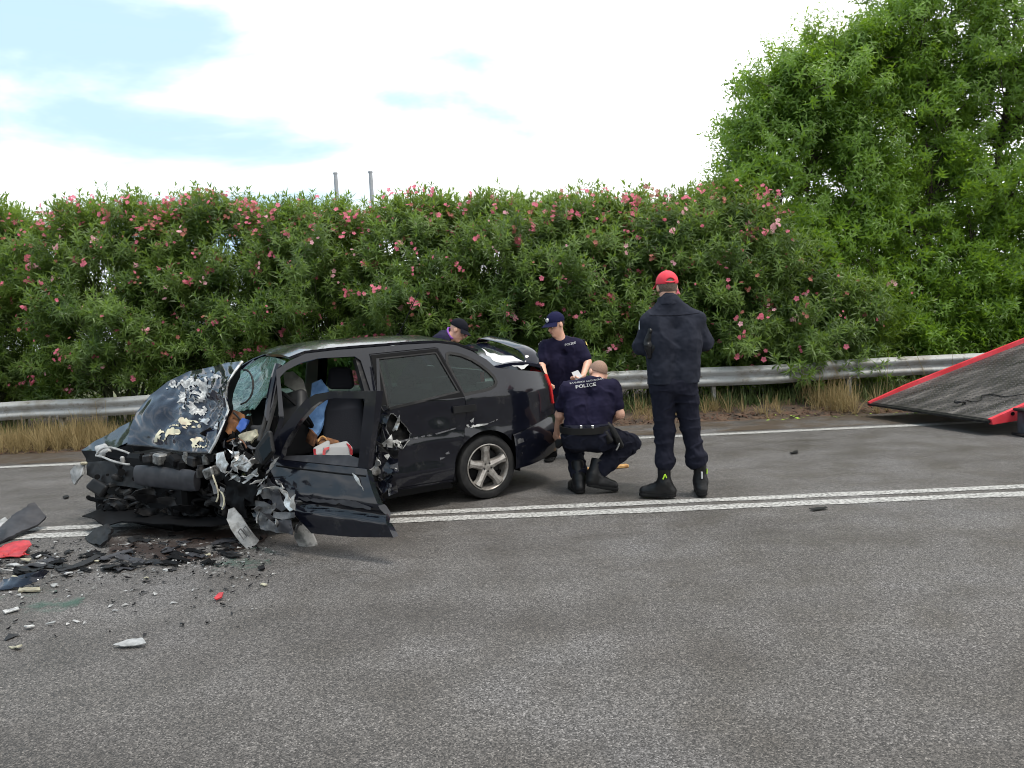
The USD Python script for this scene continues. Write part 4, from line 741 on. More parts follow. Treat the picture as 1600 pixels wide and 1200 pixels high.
n = vnorm(hv, hf); n = n*np.sign(n[:, 2:].mean()); wr = np.clip((p2[:, 0]-225)/60, .15, 1); d = np.array([hcurve(*a) for a in p2])+wr*(.038*(np.abs(nz(hv, 4.5, 12, 2))*4-.5)+.035*nz(hv, 8, 5)+.020*(np.abs(nz(hv, 14, 16, 2))*4-.5)*np.clip((wr-.5)*2, 0, 1)+.006*nz(hv, 30, 6)*wr)+.02*nz(hv, 2.5, 9)
d = d*np.clip(np.array([poly.exterior.distance(Point(*a)) for a in p2])/16, .12, 1)
hv = hv+n*d[:, None]; hn = vnorm(hv, hf); hn = hn*np.sign(hn[:, 2:].mean())
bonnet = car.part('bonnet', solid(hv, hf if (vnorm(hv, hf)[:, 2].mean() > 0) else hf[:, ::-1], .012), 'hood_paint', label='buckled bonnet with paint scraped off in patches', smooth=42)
rj = np.random.default_rng(21)
for k, (pts, m) in enumerate((([(285, 600), (310, 588), (330, 583), (342, 588), (325, 594), (318, 600), (330, 604), (322, 616), (300, 628), (275, 626), (283, 614), (296, 608)], 'primer_white'), ([(287, 635), (300, 630), (312, 634), (310, 644), (298, 645)], 'primer_white'), ([(247, 690), (256, 676), (270, 668), (290, 666), (282, 678), (268, 680), (262, 688)], 'primer'), ([(283, 655), (300, 658), (312, 663), (300, 666), (286, 662)], 'primer'), ([(290, 692), (304, 682), (318, 688), (322, 697), (300, 697)], 'primer'), ([(310, 640), (318, 648), (316, 660), (308, 652)], 'bare_metal'), ([(262, 606), (270, 598), (284, 592), (286, 597), (272, 604)], 'primer_white'), ([(330, 656), (338, 650), (341, 660), (334, 668)], 'bare_metal'))):
    pg = prepared.prep(Polygon(pts).buffer(2)); c = p2[f0].mean(1); keep = np.array([pg.contains(Point(*x)) for x in c]) & (nz(np.c_[c, c[:, 0]*0], .13, 60+k, 4) > -.02)
    if keep.sum() > 2: car.part('paint_scrape', (hv+hn*.005, hf[keep]), m, bonnet)
ed = [hv[np.argmin(np.linalg.norm(p2-V(*e), axis=1))]+V(0, -.006, -.004) for e in ((379, 564), (368, 578), (357, 596), (353, 618), (357, 640), (348, 664), (338, 688), (328, 707))]
car.part('bonnet_edge', tube(ed, [.012, .010, .006, .008, .01, .006, .012, .01], 6), 'bare_metal', bonnet)
car.part('bonnet_edge', tube([hv[np.argmin(np.linalg.norm(p2-V(*e), axis=1))]+V(0, -.004, -.004) for e in ((328, 707), (300, 706), (268, 703), (238, 697), (199, 694))], [.012, .009, .006, .008, .006], 6), 'dark_metal', bonnet)
car.part('bonnet_flange', skin([(379, 564, 5.93), (368, 578, 5.87), (357, 596, 5.84), (353, 618, 5.86), (357, 640, 5.86), (348, 664, 5.78), (340, 690, 5.74), (352, 690, 5.9), (366, 650, 6.0), (364, 615, 6.0), (374, 590, 6.0)], .01, .02, 8, 4, 4), 'matte_black', bonnet)
# front end: wings, beam, lamps, engine
car.part('front_wing', skin([(126, 703, 6.85), (160, 684, 6.85), (200, 660, 6.8), (226, 640, 6.75), (214, 664, 6.6), (204, 690, 6.45), (180, 700, 6.5), (160, 706, 6.6)], .012, .02, 5, 7, 5, ridge=.01), 'car_paint', label='bent right front wing')
car.part('front_wing', skin([(126, 704, 6.84), (165, 704, 6.55), (205, 695, 6.45), (214, 728, 6.4), (170, 720, 6.45), (136, 728, 6.75), (132, 716, 6.8)], .012, .02, 6, 8, 5), 'matte_black')
car.part('bumper_beam', skin([(133, 722, 6.55), (165, 720, 6.4), (200, 727, 6.3), (240, 728, 6.15), (248, 745, 6.12), (244, 768, 6.12), (196, 760, 6.25), (160, 756, 6.35), (136, 742, 6.5)], .03, .02, 8, 11, 4, ridge=.012), 'black_plastic')
for (px, py, y, r) in ((152, 745, 6.38, .022), (190, 738, 6.28, .03), (168, 742, 6.3, .012), (210, 748, 6.2, .018)): car.part('beam_hole', tube([P(px, py, y-.03), P(px, py, y)], r, 12), 'matte_black')
a, b = P(214, 742, 6.16), P(308, 752, 5.80); pts = [a+(b-a)*k/10 for k in range(11)]; car.part('crash_bar', tube(pts, [.078, .085]+[.086]*7+[.085, .075], 22, True, .42, (0, 1, 0)), 'dark_grey_plastic', label='thick dark tubular crash bar across the front')
car.part('crash_bar_bracket', pad([(232, 738, 6.1), (236, 762, 6.1), (226, 750, 6.2)], .03), 'black_plastic')
hl = car.part('headlight', pad([(152, 700, 6.6), (163, 697, 6.6), (158, 712, 6.5), (170, 706, 6.5)], .022), 'pale_plastic', label='broken right headlight reflector')
car.part('headlight_frame', tube(spline([P(*p) for p in ((150, 712, 6.5), (168, 699, 6.45), (190, 704, 6.4), (207, 714, 6.35), (208, 724, 6.3), (190, 724, 6.3), (165, 716, 6.4), (150, 712, 6.5))], 36), .009, 6), 'pale_plastic', hl)
car.part('headlight_bulb', pad([(191, 716, 6.33), (192, 721, 6.33)], .018), 'pale_plastic', hl)
car.part('headlight_housing', skin([(162, 704, 6.5), (200, 710, 6.4), (204, 722, 6.35), (168, 714, 6.45)], .03, res=5), 'matte_black', hl)
ind = car.part('indicator_lamp', skin([(111, 736, 6.55), (120, 727, 6.5), (132, 725, 6.5), (129, 742, 6.45), (120, 757, 6.5), (113, 749, 6.55)], .02, .01, 12, 3, 3, curve=lambda a, b: .02*math.cos((a-120)/8)), 'pale_plastic', label='white indicator lamp dangling from the right front corner')
car.part('lamp_socket', pad([(128, 724, 6.48), (134, 724, 6.5)], .014), 'cream_plastic', ind)
eng = car.part('engine_block', join([bevbox((.85, .5, .42), P(285, 745, 6.3), axes(V(-.8, .55, 0)), .03), bevbox((.35, .35, .25), P(205, 735, 6.55), axes(V(-.8, .55, .1)), .03), bevbox((1.3, .5, .35), P(250, 780, 6.5), axes(V(-.8, .55, 0)), .04)]), 'matte_black')
rj = np.random.default_rng(31)
for px, py, y, w, h, m, kind in ((252, 717, 6.02, .10, .085, 'engine_metal', 0), (266, 716, 6.0, .06, .10, 'dark_metal', 1), (279, 719, 5.95, .12, .07, 'matte_black', 0), (292, 715, 5.92, .07, .09, 'engine_metal', 1), (306, 720, 5.88, .10, .08, 'dark_metal', 0), (322, 716, 5.82, .06, .09, 'engine_metal', 1), (236, 716, 6.1, .10, .07, 'dark_metal', 0), (314, 736, 5.75, .07, .09, 'dark_metal', 1), (330, 738, 5.7, .09, .08, 'engine_metal', 0), (222, 714, 6.2, .05, .06, 'matte_black', 1)):
    d_ = unit(V(-.8, .5, 0)+rj.normal(0, .25, 3)); c_ = P(px, py, y)
    if kind == 0: g = bevbox((w, w, h), c_, axes(d_), .012)
    else: g = join([tube([c_-V(0, 0, h/2), c_+V(0, 0, h*.2), c_+V(0, 0, h*.2), c_+V(0, 0, h/2)], [w*.5, w*.5, w*.36, w*.34], 12)])
    car.part('engine_fitting', g, m, eng)
car.part('engine_cover', skin([(232, 708, 6.15), (250, 706, 6.08), (300, 710, 5.88), (334, 712, 5.75), (332, 722, 5.78), (280, 727, 5.98), (236, 722, 6.16)], .02, .02, 9, 3, 4, ridge=.012), 'dark_metal', eng)
rj = np.random.default_rng(33)
for k in range(44):       # pipes, cables and struts under the engine
    x0, y0 = rj.uniform(150, 390), rj.uniform(755, 808); y0 = min(y0, 770+(x0-150)*.5+20); d0 = 6.35-(x0-150)/230*.55; p0 = P(x0, y0, d0); q_ = [p0]
    for _ in range(3): q_.append(q_[-1]+np.clip(rj.normal(0, .07, 3), -.11, .11)*V(1.1, .5, .5)+V(.03 if x0 < 220 else 0, 0, 0))
    q_ = np.array(q_); q_[:, 2] = np.maximum(q_[:, 2], .05); car.part('hose' if k % 3 else 'strut', tube(spline(q_, 12), rj.uniform(.008, .026), 7), ('matte_black', 'rubber', 'dark_metal')[k % 3], eng)
for k in range(18):       # crushed black plastic and sheet metal low at the front
    x0 = rj.uniform(160, 410); y0 = rj.uniform(772, 806) if x0 < 320 else rj.uniform(752, 806); d0 = 6.25-(x0-150)/250*.6; n_ = 9; w_, h_ = rj.uniform(14, 32), rj.uniform(5, 11); ph = rj.uniform(0, 1)
    pts = [(x0+w_*math.cos(a)*rj.uniform(.8, 1.1), y0+h_*math.sin(a)*rj.uniform(.7, 1.1)+ph*6*math.cos(a), d0+rj.normal(0, .05)) for a in np.linspace(0, 2*np.pi, n_+1)[:-1]]
    car.part('crushed_panel', skin(pts, .006, .035, 7, 50+k, 4, ridge=.010), ('matte_black', 'black_plastic', 'matte_black', 'black_plastic', 'dark_metal')[k % 5])
car.part('undertray', skin([(128, 806, 6.1), (150, 797, 6.2), (180, 789, 6.3), (235, 795, 6.2), (300, 806, 5.95), (380, 812, 5.6), (330, 822, 5.6), (250, 818, 5.75), (190, 815, 5.9), (165, 822, 5.85), (148, 811, 5.95)], .008, .012, 6, 4, 5), 'matte_black', label='black plastic undertray scraping the road')
fog = car.part('fog_lamp', pad([(140, 760, 6.35), (158, 772, 6.3), (165, 762, 6.3), (148, 752, 6.35)], .025), 'black_plastic')
# the crushed left front corner
silver = [([(336, 708, 5.6), (348, 706, 5.55), (358, 725, 5.5), (352, 740, 5.5), (340, 732, 5.55)], 'bare_metal'), ([(352, 700, 5.6), (372, 705, 5.55), (385, 715, 5.5), (396, 728, 5.45), (388, 738, 5.45), (372, 733, 5.5), (360, 722, 5.5), (366, 715, 5.5)], 'bare_metal'), ([(372, 752, 5.45), (392, 738, 5.4), (404, 731, 5.38), (400, 742, 5.38), (380, 756, 5.42)], 'pale_plastic'),
 ([(404, 765, 5.35), (415, 748, 5.33), (428, 768, 5.3), (424, 783, 5.3), (410, 780, 5.32)], 'grey_plastic'), ([(415, 742, 5.32), (436, 770, 5.27), (448, 795, 5.22), (440, 800, 5.22), (424, 785, 5.28), (418, 760, 5.3)], 'dark_grey_plastic'), ([(436, 763, 5.22), (446, 768, 5.2), (458, 796, 5.15), (452, 799, 5.15), (442, 785, 5.2)], 'bare_metal'), ([(455, 776, 5.15), (462, 772, 5.14), (460, 798, 5.12), (453, 792, 5.13)], 'pale_plastic'),
 ([(396, 782, 5.4), (412, 784, 5.35), (424, 790, 5.3), (418, 806, 5.28), (432, 820, 5.22), (455, 833, 5.15), (430, 832, 5.2), (404, 825, 5.3), (397, 805, 5.36)], 'grey_plastic'), ([(425, 800, 5.24), (462, 801, 5.12), (461, 808, 5.12), (440, 812, 5.18), (424, 808, 5.24)], 'grey_plastic'), ([(420, 812, 5.25), (455, 812, 5.15), (458, 836, 5.1), (430, 830, 5.18)], 'dark_grey_plastic'),
 ([(400, 792, 5.42), (408, 790, 5.38), (404, 818, 5.33), (398, 812, 5.38)], 'pale_plastic'), ([(410, 805, 5.3), (428, 786, 5.24), (430, 793, 5.24), (416, 814, 5.28)], 'grey_plastic'), ([(344, 760, 5.6), (352, 764, 5.6), (350, 796, 5.55), (343, 790, 5.55)], 'grey_plastic'), ([(327, 745, 5.7), (333, 741, 5.7), (340, 770, 5.62), (334, 772, 5.62)], 'grey_plastic'),
 ([(360, 690, 5.75), (372, 684, 5.75), (378, 690, 5.7), (366, 698, 5.72)], 'primer_white'), ([(376, 745, 5.45), (404, 760, 5.36), (398, 785, 5.38), (372, 775, 5.45)], 'matte_black'), ([(350, 740, 5.6), (380, 760, 5.5), (385, 810, 5.45), (358, 800, 5.55)], 'matte_black')]
for k, (pts, m) in enumerate(silver): car.part('crumpled_sheet', skin(jag(pts, 7, rj, amp=.15), .006, .030, 10, 80+k, 2.8, ridge=.018), m, smooth=30)
for k in range(46):
    x0, y0 = rj.uniform(335, 425), rj.uniform(690, 800); d0 = 5.75-(x0-350)/70*.3+.08; pts = [(x0+rj.normal(0, 9), y0+rj.normal(0, 10), d0+rj.normal(0, .10)) for _ in range(6)]; c = np.mean(pts, 0); pts.sort(key=lambda p: math.atan2(p[1]-c[1], p[0]-c[0]))
    car.part('crumpled_sheet', skin(pts, .006, .03, 12, 150+k, 4, ridge=.012), ('matte_black', 'bare_metal' if y0 < 765 else 'grey_plastic', 'dark_metal', 'black_plastic', 'car_paint')[k % 5])
for k in range(40):
    x0, y0 = rj.uniform(342, 440), rj.uniform(690, 830); 
    if y0 > 700+(x0-330)*1.5: continue
    d0 = 5.62-(x0-340)/100*.45; L_ = rj.uniform(6, 18); a_ = rj.uniform(0, 3.14); w_ = rj.uniform(1.2, 4); dx, dy_ = math.cos(a_), math.sin(a_)
    pts = [(x0-dx*L_, y0-dy_*L_, d0+rj.normal(0, .05)), (x0-dy_*w_, y0+dx*w_, d0+rj.normal(0, .04)), (x0+dx*L_, y0+dy_*L_, d0+rj.normal(0, .06)), (x0+dy_*w_*.6, y0-dx*w_*.6, d0+rj.normal(0, .04))]
    car.part('torn_strip', skin(jag(pts, 4, rj, amp=.25), .004, .02, 16, 300+k, 2.2, ridge=.012), ('bare_metal', 'pale_plastic', 'matte_black', 'bare_metal', 'dark_grey_plastic', 'grey_plastic')[k % 6], smooth=25)
for k, pts in enumerate(([(332, 740, 5.66), (336, 752, 5.63), (341, 770, 5.6), (338, 784, 5.6)], [(342, 765, 5.6), (350, 780, 5.56), (347, 796, 5.55)], [(431, 704, 5.5), (434, 709, 5.46), (431, 713, 5.44), (436, 716, 5.42)], [(355, 690, 5.75), (372, 686, 5.7), (385, 700, 5.6)], [(365, 645, 5.9), (378, 660, 5.85), (386, 678, 5.8)])):
    car.part('loose_cable', tube(spline([P(*p) for p in pts], 14), (.0065, .006, .004, .006, .008)[k], 6), ('primer', 'primer', 'wood', 'brown_cloth', 'rubber')[k])
hlp = car.part('headlight_panel', skin([(358, 796, 5.50), (366, 793, 5.50), (378, 806, 5.48), (390, 826, 5.46), (405, 845, 5.48), (390, 862, 5.42), (376, 848, 5.43), (362, 828, 5.45), (356, 812, 5.48)], .03, .006, 8, 5, 4, curve=lambda a, b: .025*math.cos((b-828)/34)), 'pale_plastic', label='white plastic lamp panel hanging down to the road')
for q in ([(376, 826), (386, 838), (381, 843), (372, 831)], [(384, 822), (393, 834), (389, 838), (380, 826)]):
    y = 5.395; car.part('panel_emboss', tube([P(x, yy_, y+.005*(845-yy_)/20) for x, yy_ in q+[q[0]]], .005, 5), 'grey_plastic', hlp)
car.part('lamp_cone', pad([(466, 822, 5.42), (478, 815, 5.45), (483, 838, 5.42), (493, 850, 5.42), (484, 856, 5.40), (470, 851, 5.42), (463, 838, 5.42)], .016), 'lamp_grey', label='scuffed grey lamp housing resting on the road')
car.part('lamp_bracket', join([tube(spline([P(*p) for p in q], 8), .010, 5) for q in ([(462, 832, 5.40), (470, 815, 5.4), (480, 806, 5.4)], [(484, 815, 5.4), (482, 803, 5.35), (470, 800, 5.3)], [(470, 820, 5.38), (478, 812, 5.38), (486, 820, 5.38)])]), 'grey_plastic')
for k, (pts, m, nm) in enumerate((([(344, 664, 5.86), (352, 646, 5.92), (366, 640, 5.95), (382, 648, 5.9), (384, 662, 5.86), (370, 672, 5.84), (356, 678, 5.82)], 'brown_cloth', 'torn_cloth'), ([(370, 670, 5.80), (378, 652, 5.84), (388, 656, 5.82), (384, 670, 5.79), (376, 676, 5.78)], 'blue_plastic', 'blue_hose_end'), ([(372, 680, 5.76), (384, 674, 5.75), (397, 670, 5.74), (400, 680, 5.72), (390, 691, 5.71), (376, 690, 5.74)], 'cream_plastic', 'fluid_tank'), ([(392, 668, 5.85), (410, 664, 5.8), (418, 680, 5.75), (404, 690, 5.74)], 'trim_grey', 'torn_cloth'))):
    car.part(nm, skin(jag(pts, 6, rj, amp=.12), .02, .035, 11, 400+k, 2.6, ridge=.010), m)
car.part('bulkhead', skin([(150, 712, 6.85), (205, 688, 6.9), (262, 672, 6.95), (345, 680, 6.3), (352, 760, 6.2), (250, 765, 6.6), (160, 760, 6.8)], .02, .02, 6, 2, 7), 'matte_black')

# things lying in the car
bag = T('carrier_bag', 'white and red carrier bag lying in the opening of the front door', 'bag', P(520, 712, 5.75))
bag.part('bag_body', pad([(509, 702, 5.72), (516, 699, 5.78), (540, 694, 5.76), (546, 701, 5.70), (545, 712, 5.68), (510, 714, 5.68)], .022), 'white_card'); bag.part('bag_body', pad([(493, 702, 5.86), (503, 698, 5.9), (512, 692, 5.95), (512, 708, 5.84), (494, 711, 5.82)], .018), 'white_card')
bag.part('bag_trim', skin([(504, 706, 5.655), (507, 700, 5.67), (515, 698, 5.69), (514, 702, 5.68), (509, 704, 5.66), (508, 713, 5.64), (504, 714, 5.64)], .006, .006, 12, 3, 2.5), 'red_plastic'); bag.part('bag_trim', skin([(541, 692, 5.72), (547, 696, 5.67), (550, 703, 5.66), (550, 711, 5.65), (547, 710, 5.65), (546, 702, 5.66)], .006, .004, 12, 4, 2.5), 'red_plastic'); bag.part('bag_trim', skin([(489, 702, 5.82), (493, 701, 5.81), (493, 708, 5.80), (497, 714, 5.78), (491, 712, 5.79)], .006, .004, 12, 5, 2.5), 'red_plastic')
jk = T('denim_jacket', 'crumpled blue denim cloth hung over the driver seat', 'clothes', P(495, 640, 6.2)); jk.part('cloth', skin([(488, 600, 6.45), (502, 594, 6.45), (512, 606, 6.4), (511, 640, 6.3), (502, 668, 6.22), (494, 680, 6.2), (482, 668, 6.25), (481, 640, 6.3)], .03, .03, 8, 9, 4), 'denim')
jk.part('brown_lining', skin([(483, 670, 6.2), (494, 680, 6.15), (488, 697, 6.12), (478, 690, 6.2)], .02, .02, 9, 2, 4), 'brown_cloth')
bl = T('brown_leather_bag', 'small brown leather bag on the driver seat behind the carrier bag', 'bag', P(503, 690, 6.1)); bl.part('bag_body', pad([(497, 690, 6.05), (508, 687, 6.05), (506, 697, 6.0), (526, 692, 6.0)], .022), 'brown_cloth'); bl.part('strap', tube(spline([P(*p) for p in ((497, 690, 6.0), (503, 682, 6.02), (511, 688, 6.0))], 8), .007, 6), 'wood')
# ------------------------------------------------------------------ people: bodies and clothes as smooth fields turned into one surface each
class Field:
    def __init__(s, lo, hi, h):
        s.lo = np.asarray(lo, float); s.h = h; s.n = np.ceil((np.asarray(hi)-s.lo)/h).astype(int)+1; s.v = np.full(s.n, .3, np.float32)
    def box(s, lo, hi):
        a = np.clip(np.floor((np.asarray(lo)-s.lo)/s.h).astype(int), 0, s.n); b = np.clip(np.ceil((np.asarray(hi)-s.lo)/s.h).astype(int)+1, 0, s.n)
        sl = tuple(slice(i, j) for i, j in zip(a, b)); g = np.meshgrid(*[s.lo[k]+s.h*np.arange(a[k], b[k]) for k in range(3)], indexing='ij'); return sl, np.stack(g, -1)
    def blend(s, sl, d, k):
        a = s.v[sl]; h = np.clip(.5+.5*(a-d)/k, 0, 1) if k > 0 else (a > d).astype(float); s.v[sl] = a+(d-a)*h-k*h*(1-h)
    def cone(s, a, b, ra, rb, k=.02, flat=None):
        a, b = np.asarray(a, float), np.asarray(b, float); m = max(ra, rb)+k+.03
        sl, p = s.box(np.minimum(a, b)-m, np.maximum(a, b)+m)
        if p.size == 0: return
        ab = b-a; t = np.clip(((p-a)@ab)/max(ab@ab, 1e-9), 0, 1); q = p-a-t[..., None]*ab
        if flat is not None:
            ax, f = flat; ax = unit(ax); c = q@ax; q = q+ax*(c*(1/f-1))[..., None]; 
        s.blend(sl, np.linalg.norm(q, axis=-1)-(ra+(rb-ra)*t), k)
    def ell(s, c, R, r, k=.015):
        c, r = np.asarray(c, float), np.asarray(r, float); m = r.max()+k+.02; sl, p = s.box(c-m, c+m)
        if p.size == 0: return
        q = (p-c)@R; l = np.linalg.norm(q/r, axis=-1); l2 = np.linalg.norm(q/r**2, axis=-1); s.blend(sl, l*(l-1)/np.maximum(l2, 1e-6), k)
    def cut(s, point, normal):               # keep the side the normal points away from
        g = [s.lo[k]+s.h*np.arange(s.n[k]) for k in range(3)]; n = unit(normal); d = (g[0]*n[0])[:, None, None]+(g[1]*n[1])[None, :, None]+(g[2]*n[2])[None, None, :]-np.dot(n, point); s.v = np.maximum(s.v, d.astype(np.float32))
    def rough(s, amp, freq, seed, stretch=(1, 1, 1), o=3):
        i = np.argwhere(np.abs(s.v) < amp*3+s.h); p = s.lo+i*s.h; s.v[tuple(i.T)] += (amp*2*nz(p*np.asarray(stretch), freq, seed, o)).astype(np.float32)
    def folds(s, amp, freq, seed, stretch=(1, 1, 1), where=None):
        i = np.argwhere(np.abs(s.v) < amp*3+s.h); q = s.lo+i*s.h; w = 1.0 if where is None else where(q); a = nz(q*np.asarray(stretch), freq, seed, 2); a2 = nz(q*np.asarray(stretch)[::-1], freq*1.7, seed+5, 2)
        s.v[tuple(i.T)] -= (amp*w*(np.exp(-(a/.055)**2)+.25*np.exp(-(a2/.05)**2)-.35)).astype(np.float32)
    def mesh(s):
        v = s.v; sg = v < 0; c = np.zeros(np.array(v.shape)-1, int)
        for dx in (0, 1):
            for dy in (0, 1):
                for dz in (0, 1): c += sg[dx:dx+c.shape[0], dy:dy+c.shape[1], dz:dz+c.shape[2]]
        cells = np.argwhere((c > 0) & (c < 8)); idx = -np.ones(c.shape, int); idx[tuple(cells.T)] = np.arange(len(cells)); acc = np.zeros((len(cells), 3)); cnt = np.zeros(len(cells))
        cor = [(i, j, k) for i in (0, 1) for j in (0, 1) for k in (0, 1)]
        for a in cor:
            for ax in range(3):
                if a[ax]: continue
                b = list(a); b[ax] = 1; va_ = v[tuple((cells+a).T)]; vb = v[tuple((cells+b).T)]; x = (va_ < 0) != (vb < 0); t = np.where(x, va_/np.where(x, va_-vb, 1), 0)
                q = np.array(a, float)[None]+np.eye(3)[ax][None]*t[:, None]; acc[x] += q[x]; cnt[x] += 1
        V_ = s.lo+(cells+acc/np.maximum(cnt, 1)[:, None])*s.h; F = []
        for ax in range(3):
            o1, o2 = (ax+1) % 3, (ax+2) % 3; sl0 = [slice(1, -1)]*3; sl1 = [slice(1, -1)]*3; sl0[ax] = slice(0, -1); sl1[ax] = slice(1, None)
            e = np.argwhere(sg[tuple(sl0)] != sg[tuple(sl1)]); off = np.ones(3, int); off[ax] = 0; e = e+off; e = e[(e < np.array(c.shape)).all(1) & (e[:, o1] > 0) & (e[:, o2] > 0)]
            if not len(e): continue
            def I(d1, d2): q = e.copy(); q[:, o1] += d1; q[:, o2] += d2; return idx[tuple(q.T)]
            Q = np.stack([I(-1, -1), I(0, -1), I(0, 0), I(-1, 0)], 1); Q[~sg[tuple(e.T)]] = Q[~sg[tuple(e.T)]][:, ::-1]; F.append(Q[(Q >= 0).all(1)])
        F = np.vstack(F); return V_, np.vstack([F[:, [0, 1, 2]], F[:, [0, 2, 3]]])
def biggest(m):
    v, f = m; cc = trimesh.graph.connected_components(np.vstack([f[:, [0, 1]], f[:, [1, 2]]]), min_len=4); b = max(cc, key=len); ok = np.zeros(len(v), bool); ok[b] = True; f = f[ok[f[:, 0]]]; u, i = np.unique(f, return_inverse=True); return v[u], i.reshape(-1, 3)
def mid(a, b, t=.5): return a+(b-a)*t
def torso(F, J, g=0.0, k=.04):
    side_ = unit(J['shR']-J['shL']); fw = J['fwd']; hips = (J['hipL']+J['hipR'])/2; ch = (J['shL']+J['shR'])/2; up = unit(ch-hips); w = np.linalg.norm(J['shR']-J['shL'])/2; sz = J.get('size', 1.0)
    for s in (-1, 1):
        F.cone(hips+side_*s*.075*sz-up*.02, hips+up*.12+side_*s*.07*sz, .105*sz+g, .10*sz+g, k)
        F.cone(hips+up*.12+side_*s*.07*sz, ch-up*.16+side_*s*.085*sz, .10*sz+g+J.get('belly', 0), .108*sz+g, k)
        F.cone(ch-up*.18+side_*s*.085*sz, ch-up*.06+side_*s*.10*sz-fw*.01, .108*sz+g, .085*sz+g, k)
    for s, n in ((-1, 'shL'), (1, 'shR')): F.cone(ch+up*.035-fw*.01, J[n], .062+g, .066*sz+g, k)
    return hips, ch, up
def limb(F, J, a, b, c, r, g=0.0, k=.03):
    F.cone(J[a], J[b], r[0]+g, r[1]+g, k); F.cone(J[b], J[c], r[1]+g, r[2]+g, k)
def headparts(F, J, g=0.0):
    f, u = unit(J['face']), None; u = unit(J.get('headup', V(0, 0, 1))-f*np.dot(f, J.get('headup', V(0, 0, 1)))); r = np.cross(f, u); R = np.stack([r, f, u], 1); c = J['head']
    F.ell(c+f*-.012+u*.022, R, (.074+g, .094+g, .086+g), .02); F.ell(c+f*.022-u*.045, R, (.056+g, .066+g, .068+g), .03); F.cone(c-u*.10+f*.055, c-u*.098+f*.062, .024, .022, .02)
    if g == 0:
        F.cone(c+f*.085+u*.005, c+f*.104-u*.030, .009, .014, .010); F.cone(c+f*.085-u*.062-r*.014, c+f*.085-u*.062+r*.014, .010, .010, .008)
        F.cone(c+f*.078+u*.022-r*.03, c+f*.078+u*.022+r*.03, .012, .012, .012)
        for s in (-1, 1): F.ell(c+r*s*.077-f*.008-u*.005, np.stack([r, unit(f*.9-r*s*.35), u], 1), (.010, .022, .032), .006)
    return c, R
def hand(F, w, d, palm, curl=.6, thumb=1, s=1.0):
    """palm from the wrist along d with the palm facing 'palm', five fingers bent towards it"""
    d = unit(d); n = unit(palm-d*np.dot(palm, d)); a = np.cross(d, n); F.cone(w, w+d*.03, .026, .027, .015, (n, .75)); F.cone(w+d*.03-a*.022, w+d*.085-a*.028, .019, .016, .012, (n, .8)); F.cone(w+d*.03+a*.022, w+d*.085+a*.028, .019, .016, .012, (n, .8)); F.cone(w+d*.03, w+d*.088, .019, .015, .012, (n, .8))
    for i, (o, l) in enumerate(((-.033, .060), (-.011, .078), (.011, .084), (.033, .074))):
        p = w+d*.088+a*o; q, dd = p, d
        for j, sg in enumerate((.46, .32, .22)):
            ang = curl*(.55+.45*j)*.75; nn = unit(n-dd*np.dot(n, dd)); dd = unit(dd*math.cos(ang)+nn*math.sin(ang)); e = q+dd*l*sg; F.cone(q, e, .0095-.0008*j, .0088-.0008*j, .004); q = e
    p = w+d*.030+a*.034*thumb; e = p+unit(d*.6+a*thumb*.6+n*.45)*.045; F.cone(w+d*.02+a*.018*thumb, p, .018, .014, .012); F.cone(p, e, .013, .0105, .006); F.cone(e, e+unit(d*.75+n*.55+a*thumb*.05)*.032, .0105, .009, .005)
def head_details(t, J, body, hair, hair_m='hair_short', face=True):
    F = Field(J['head']-.16, J['head']+.16, .005); c, R = headparts(F, J, .006); r, f, u = R.T
    if hair is not None: F.cut(c+u*hair[0]+f*hair[1], unit(f*hair[2]-u*hair[3])); t.part('hair', biggest(F.mesh()), hair_m, body, True)
    if face:
        for s in (-1, 1):
            e = trimesh.creation.icosphere(2, .0115); t.part('eye', (e.vertices+c+f*.079+u*.004+r*s*.031, e.faces), 'eye_white', body, True); e = trimesh.creation.icosphere(2, .006); t.part('iris', (e.vertices+c+f*.0885+u*.003+r*s*.031, e.faces), 'eye_dark', body, True)
            t.part('eyebrow', tube([c+f*.084+u*.025+r*s*.016, c+f*.087+u*.030+r*s*.032, c+f*.076+u*.024+r*s*.05], [.003, .004, .002], 6), 'hair_dark', body)
        t.part('mouth', tube([c+f*.089-u*.060-r*.022, c+f*.0965-u*.058, c+f*.089-u*.060+r*.022], [.003, .005, .003], 6), 'lip', body)
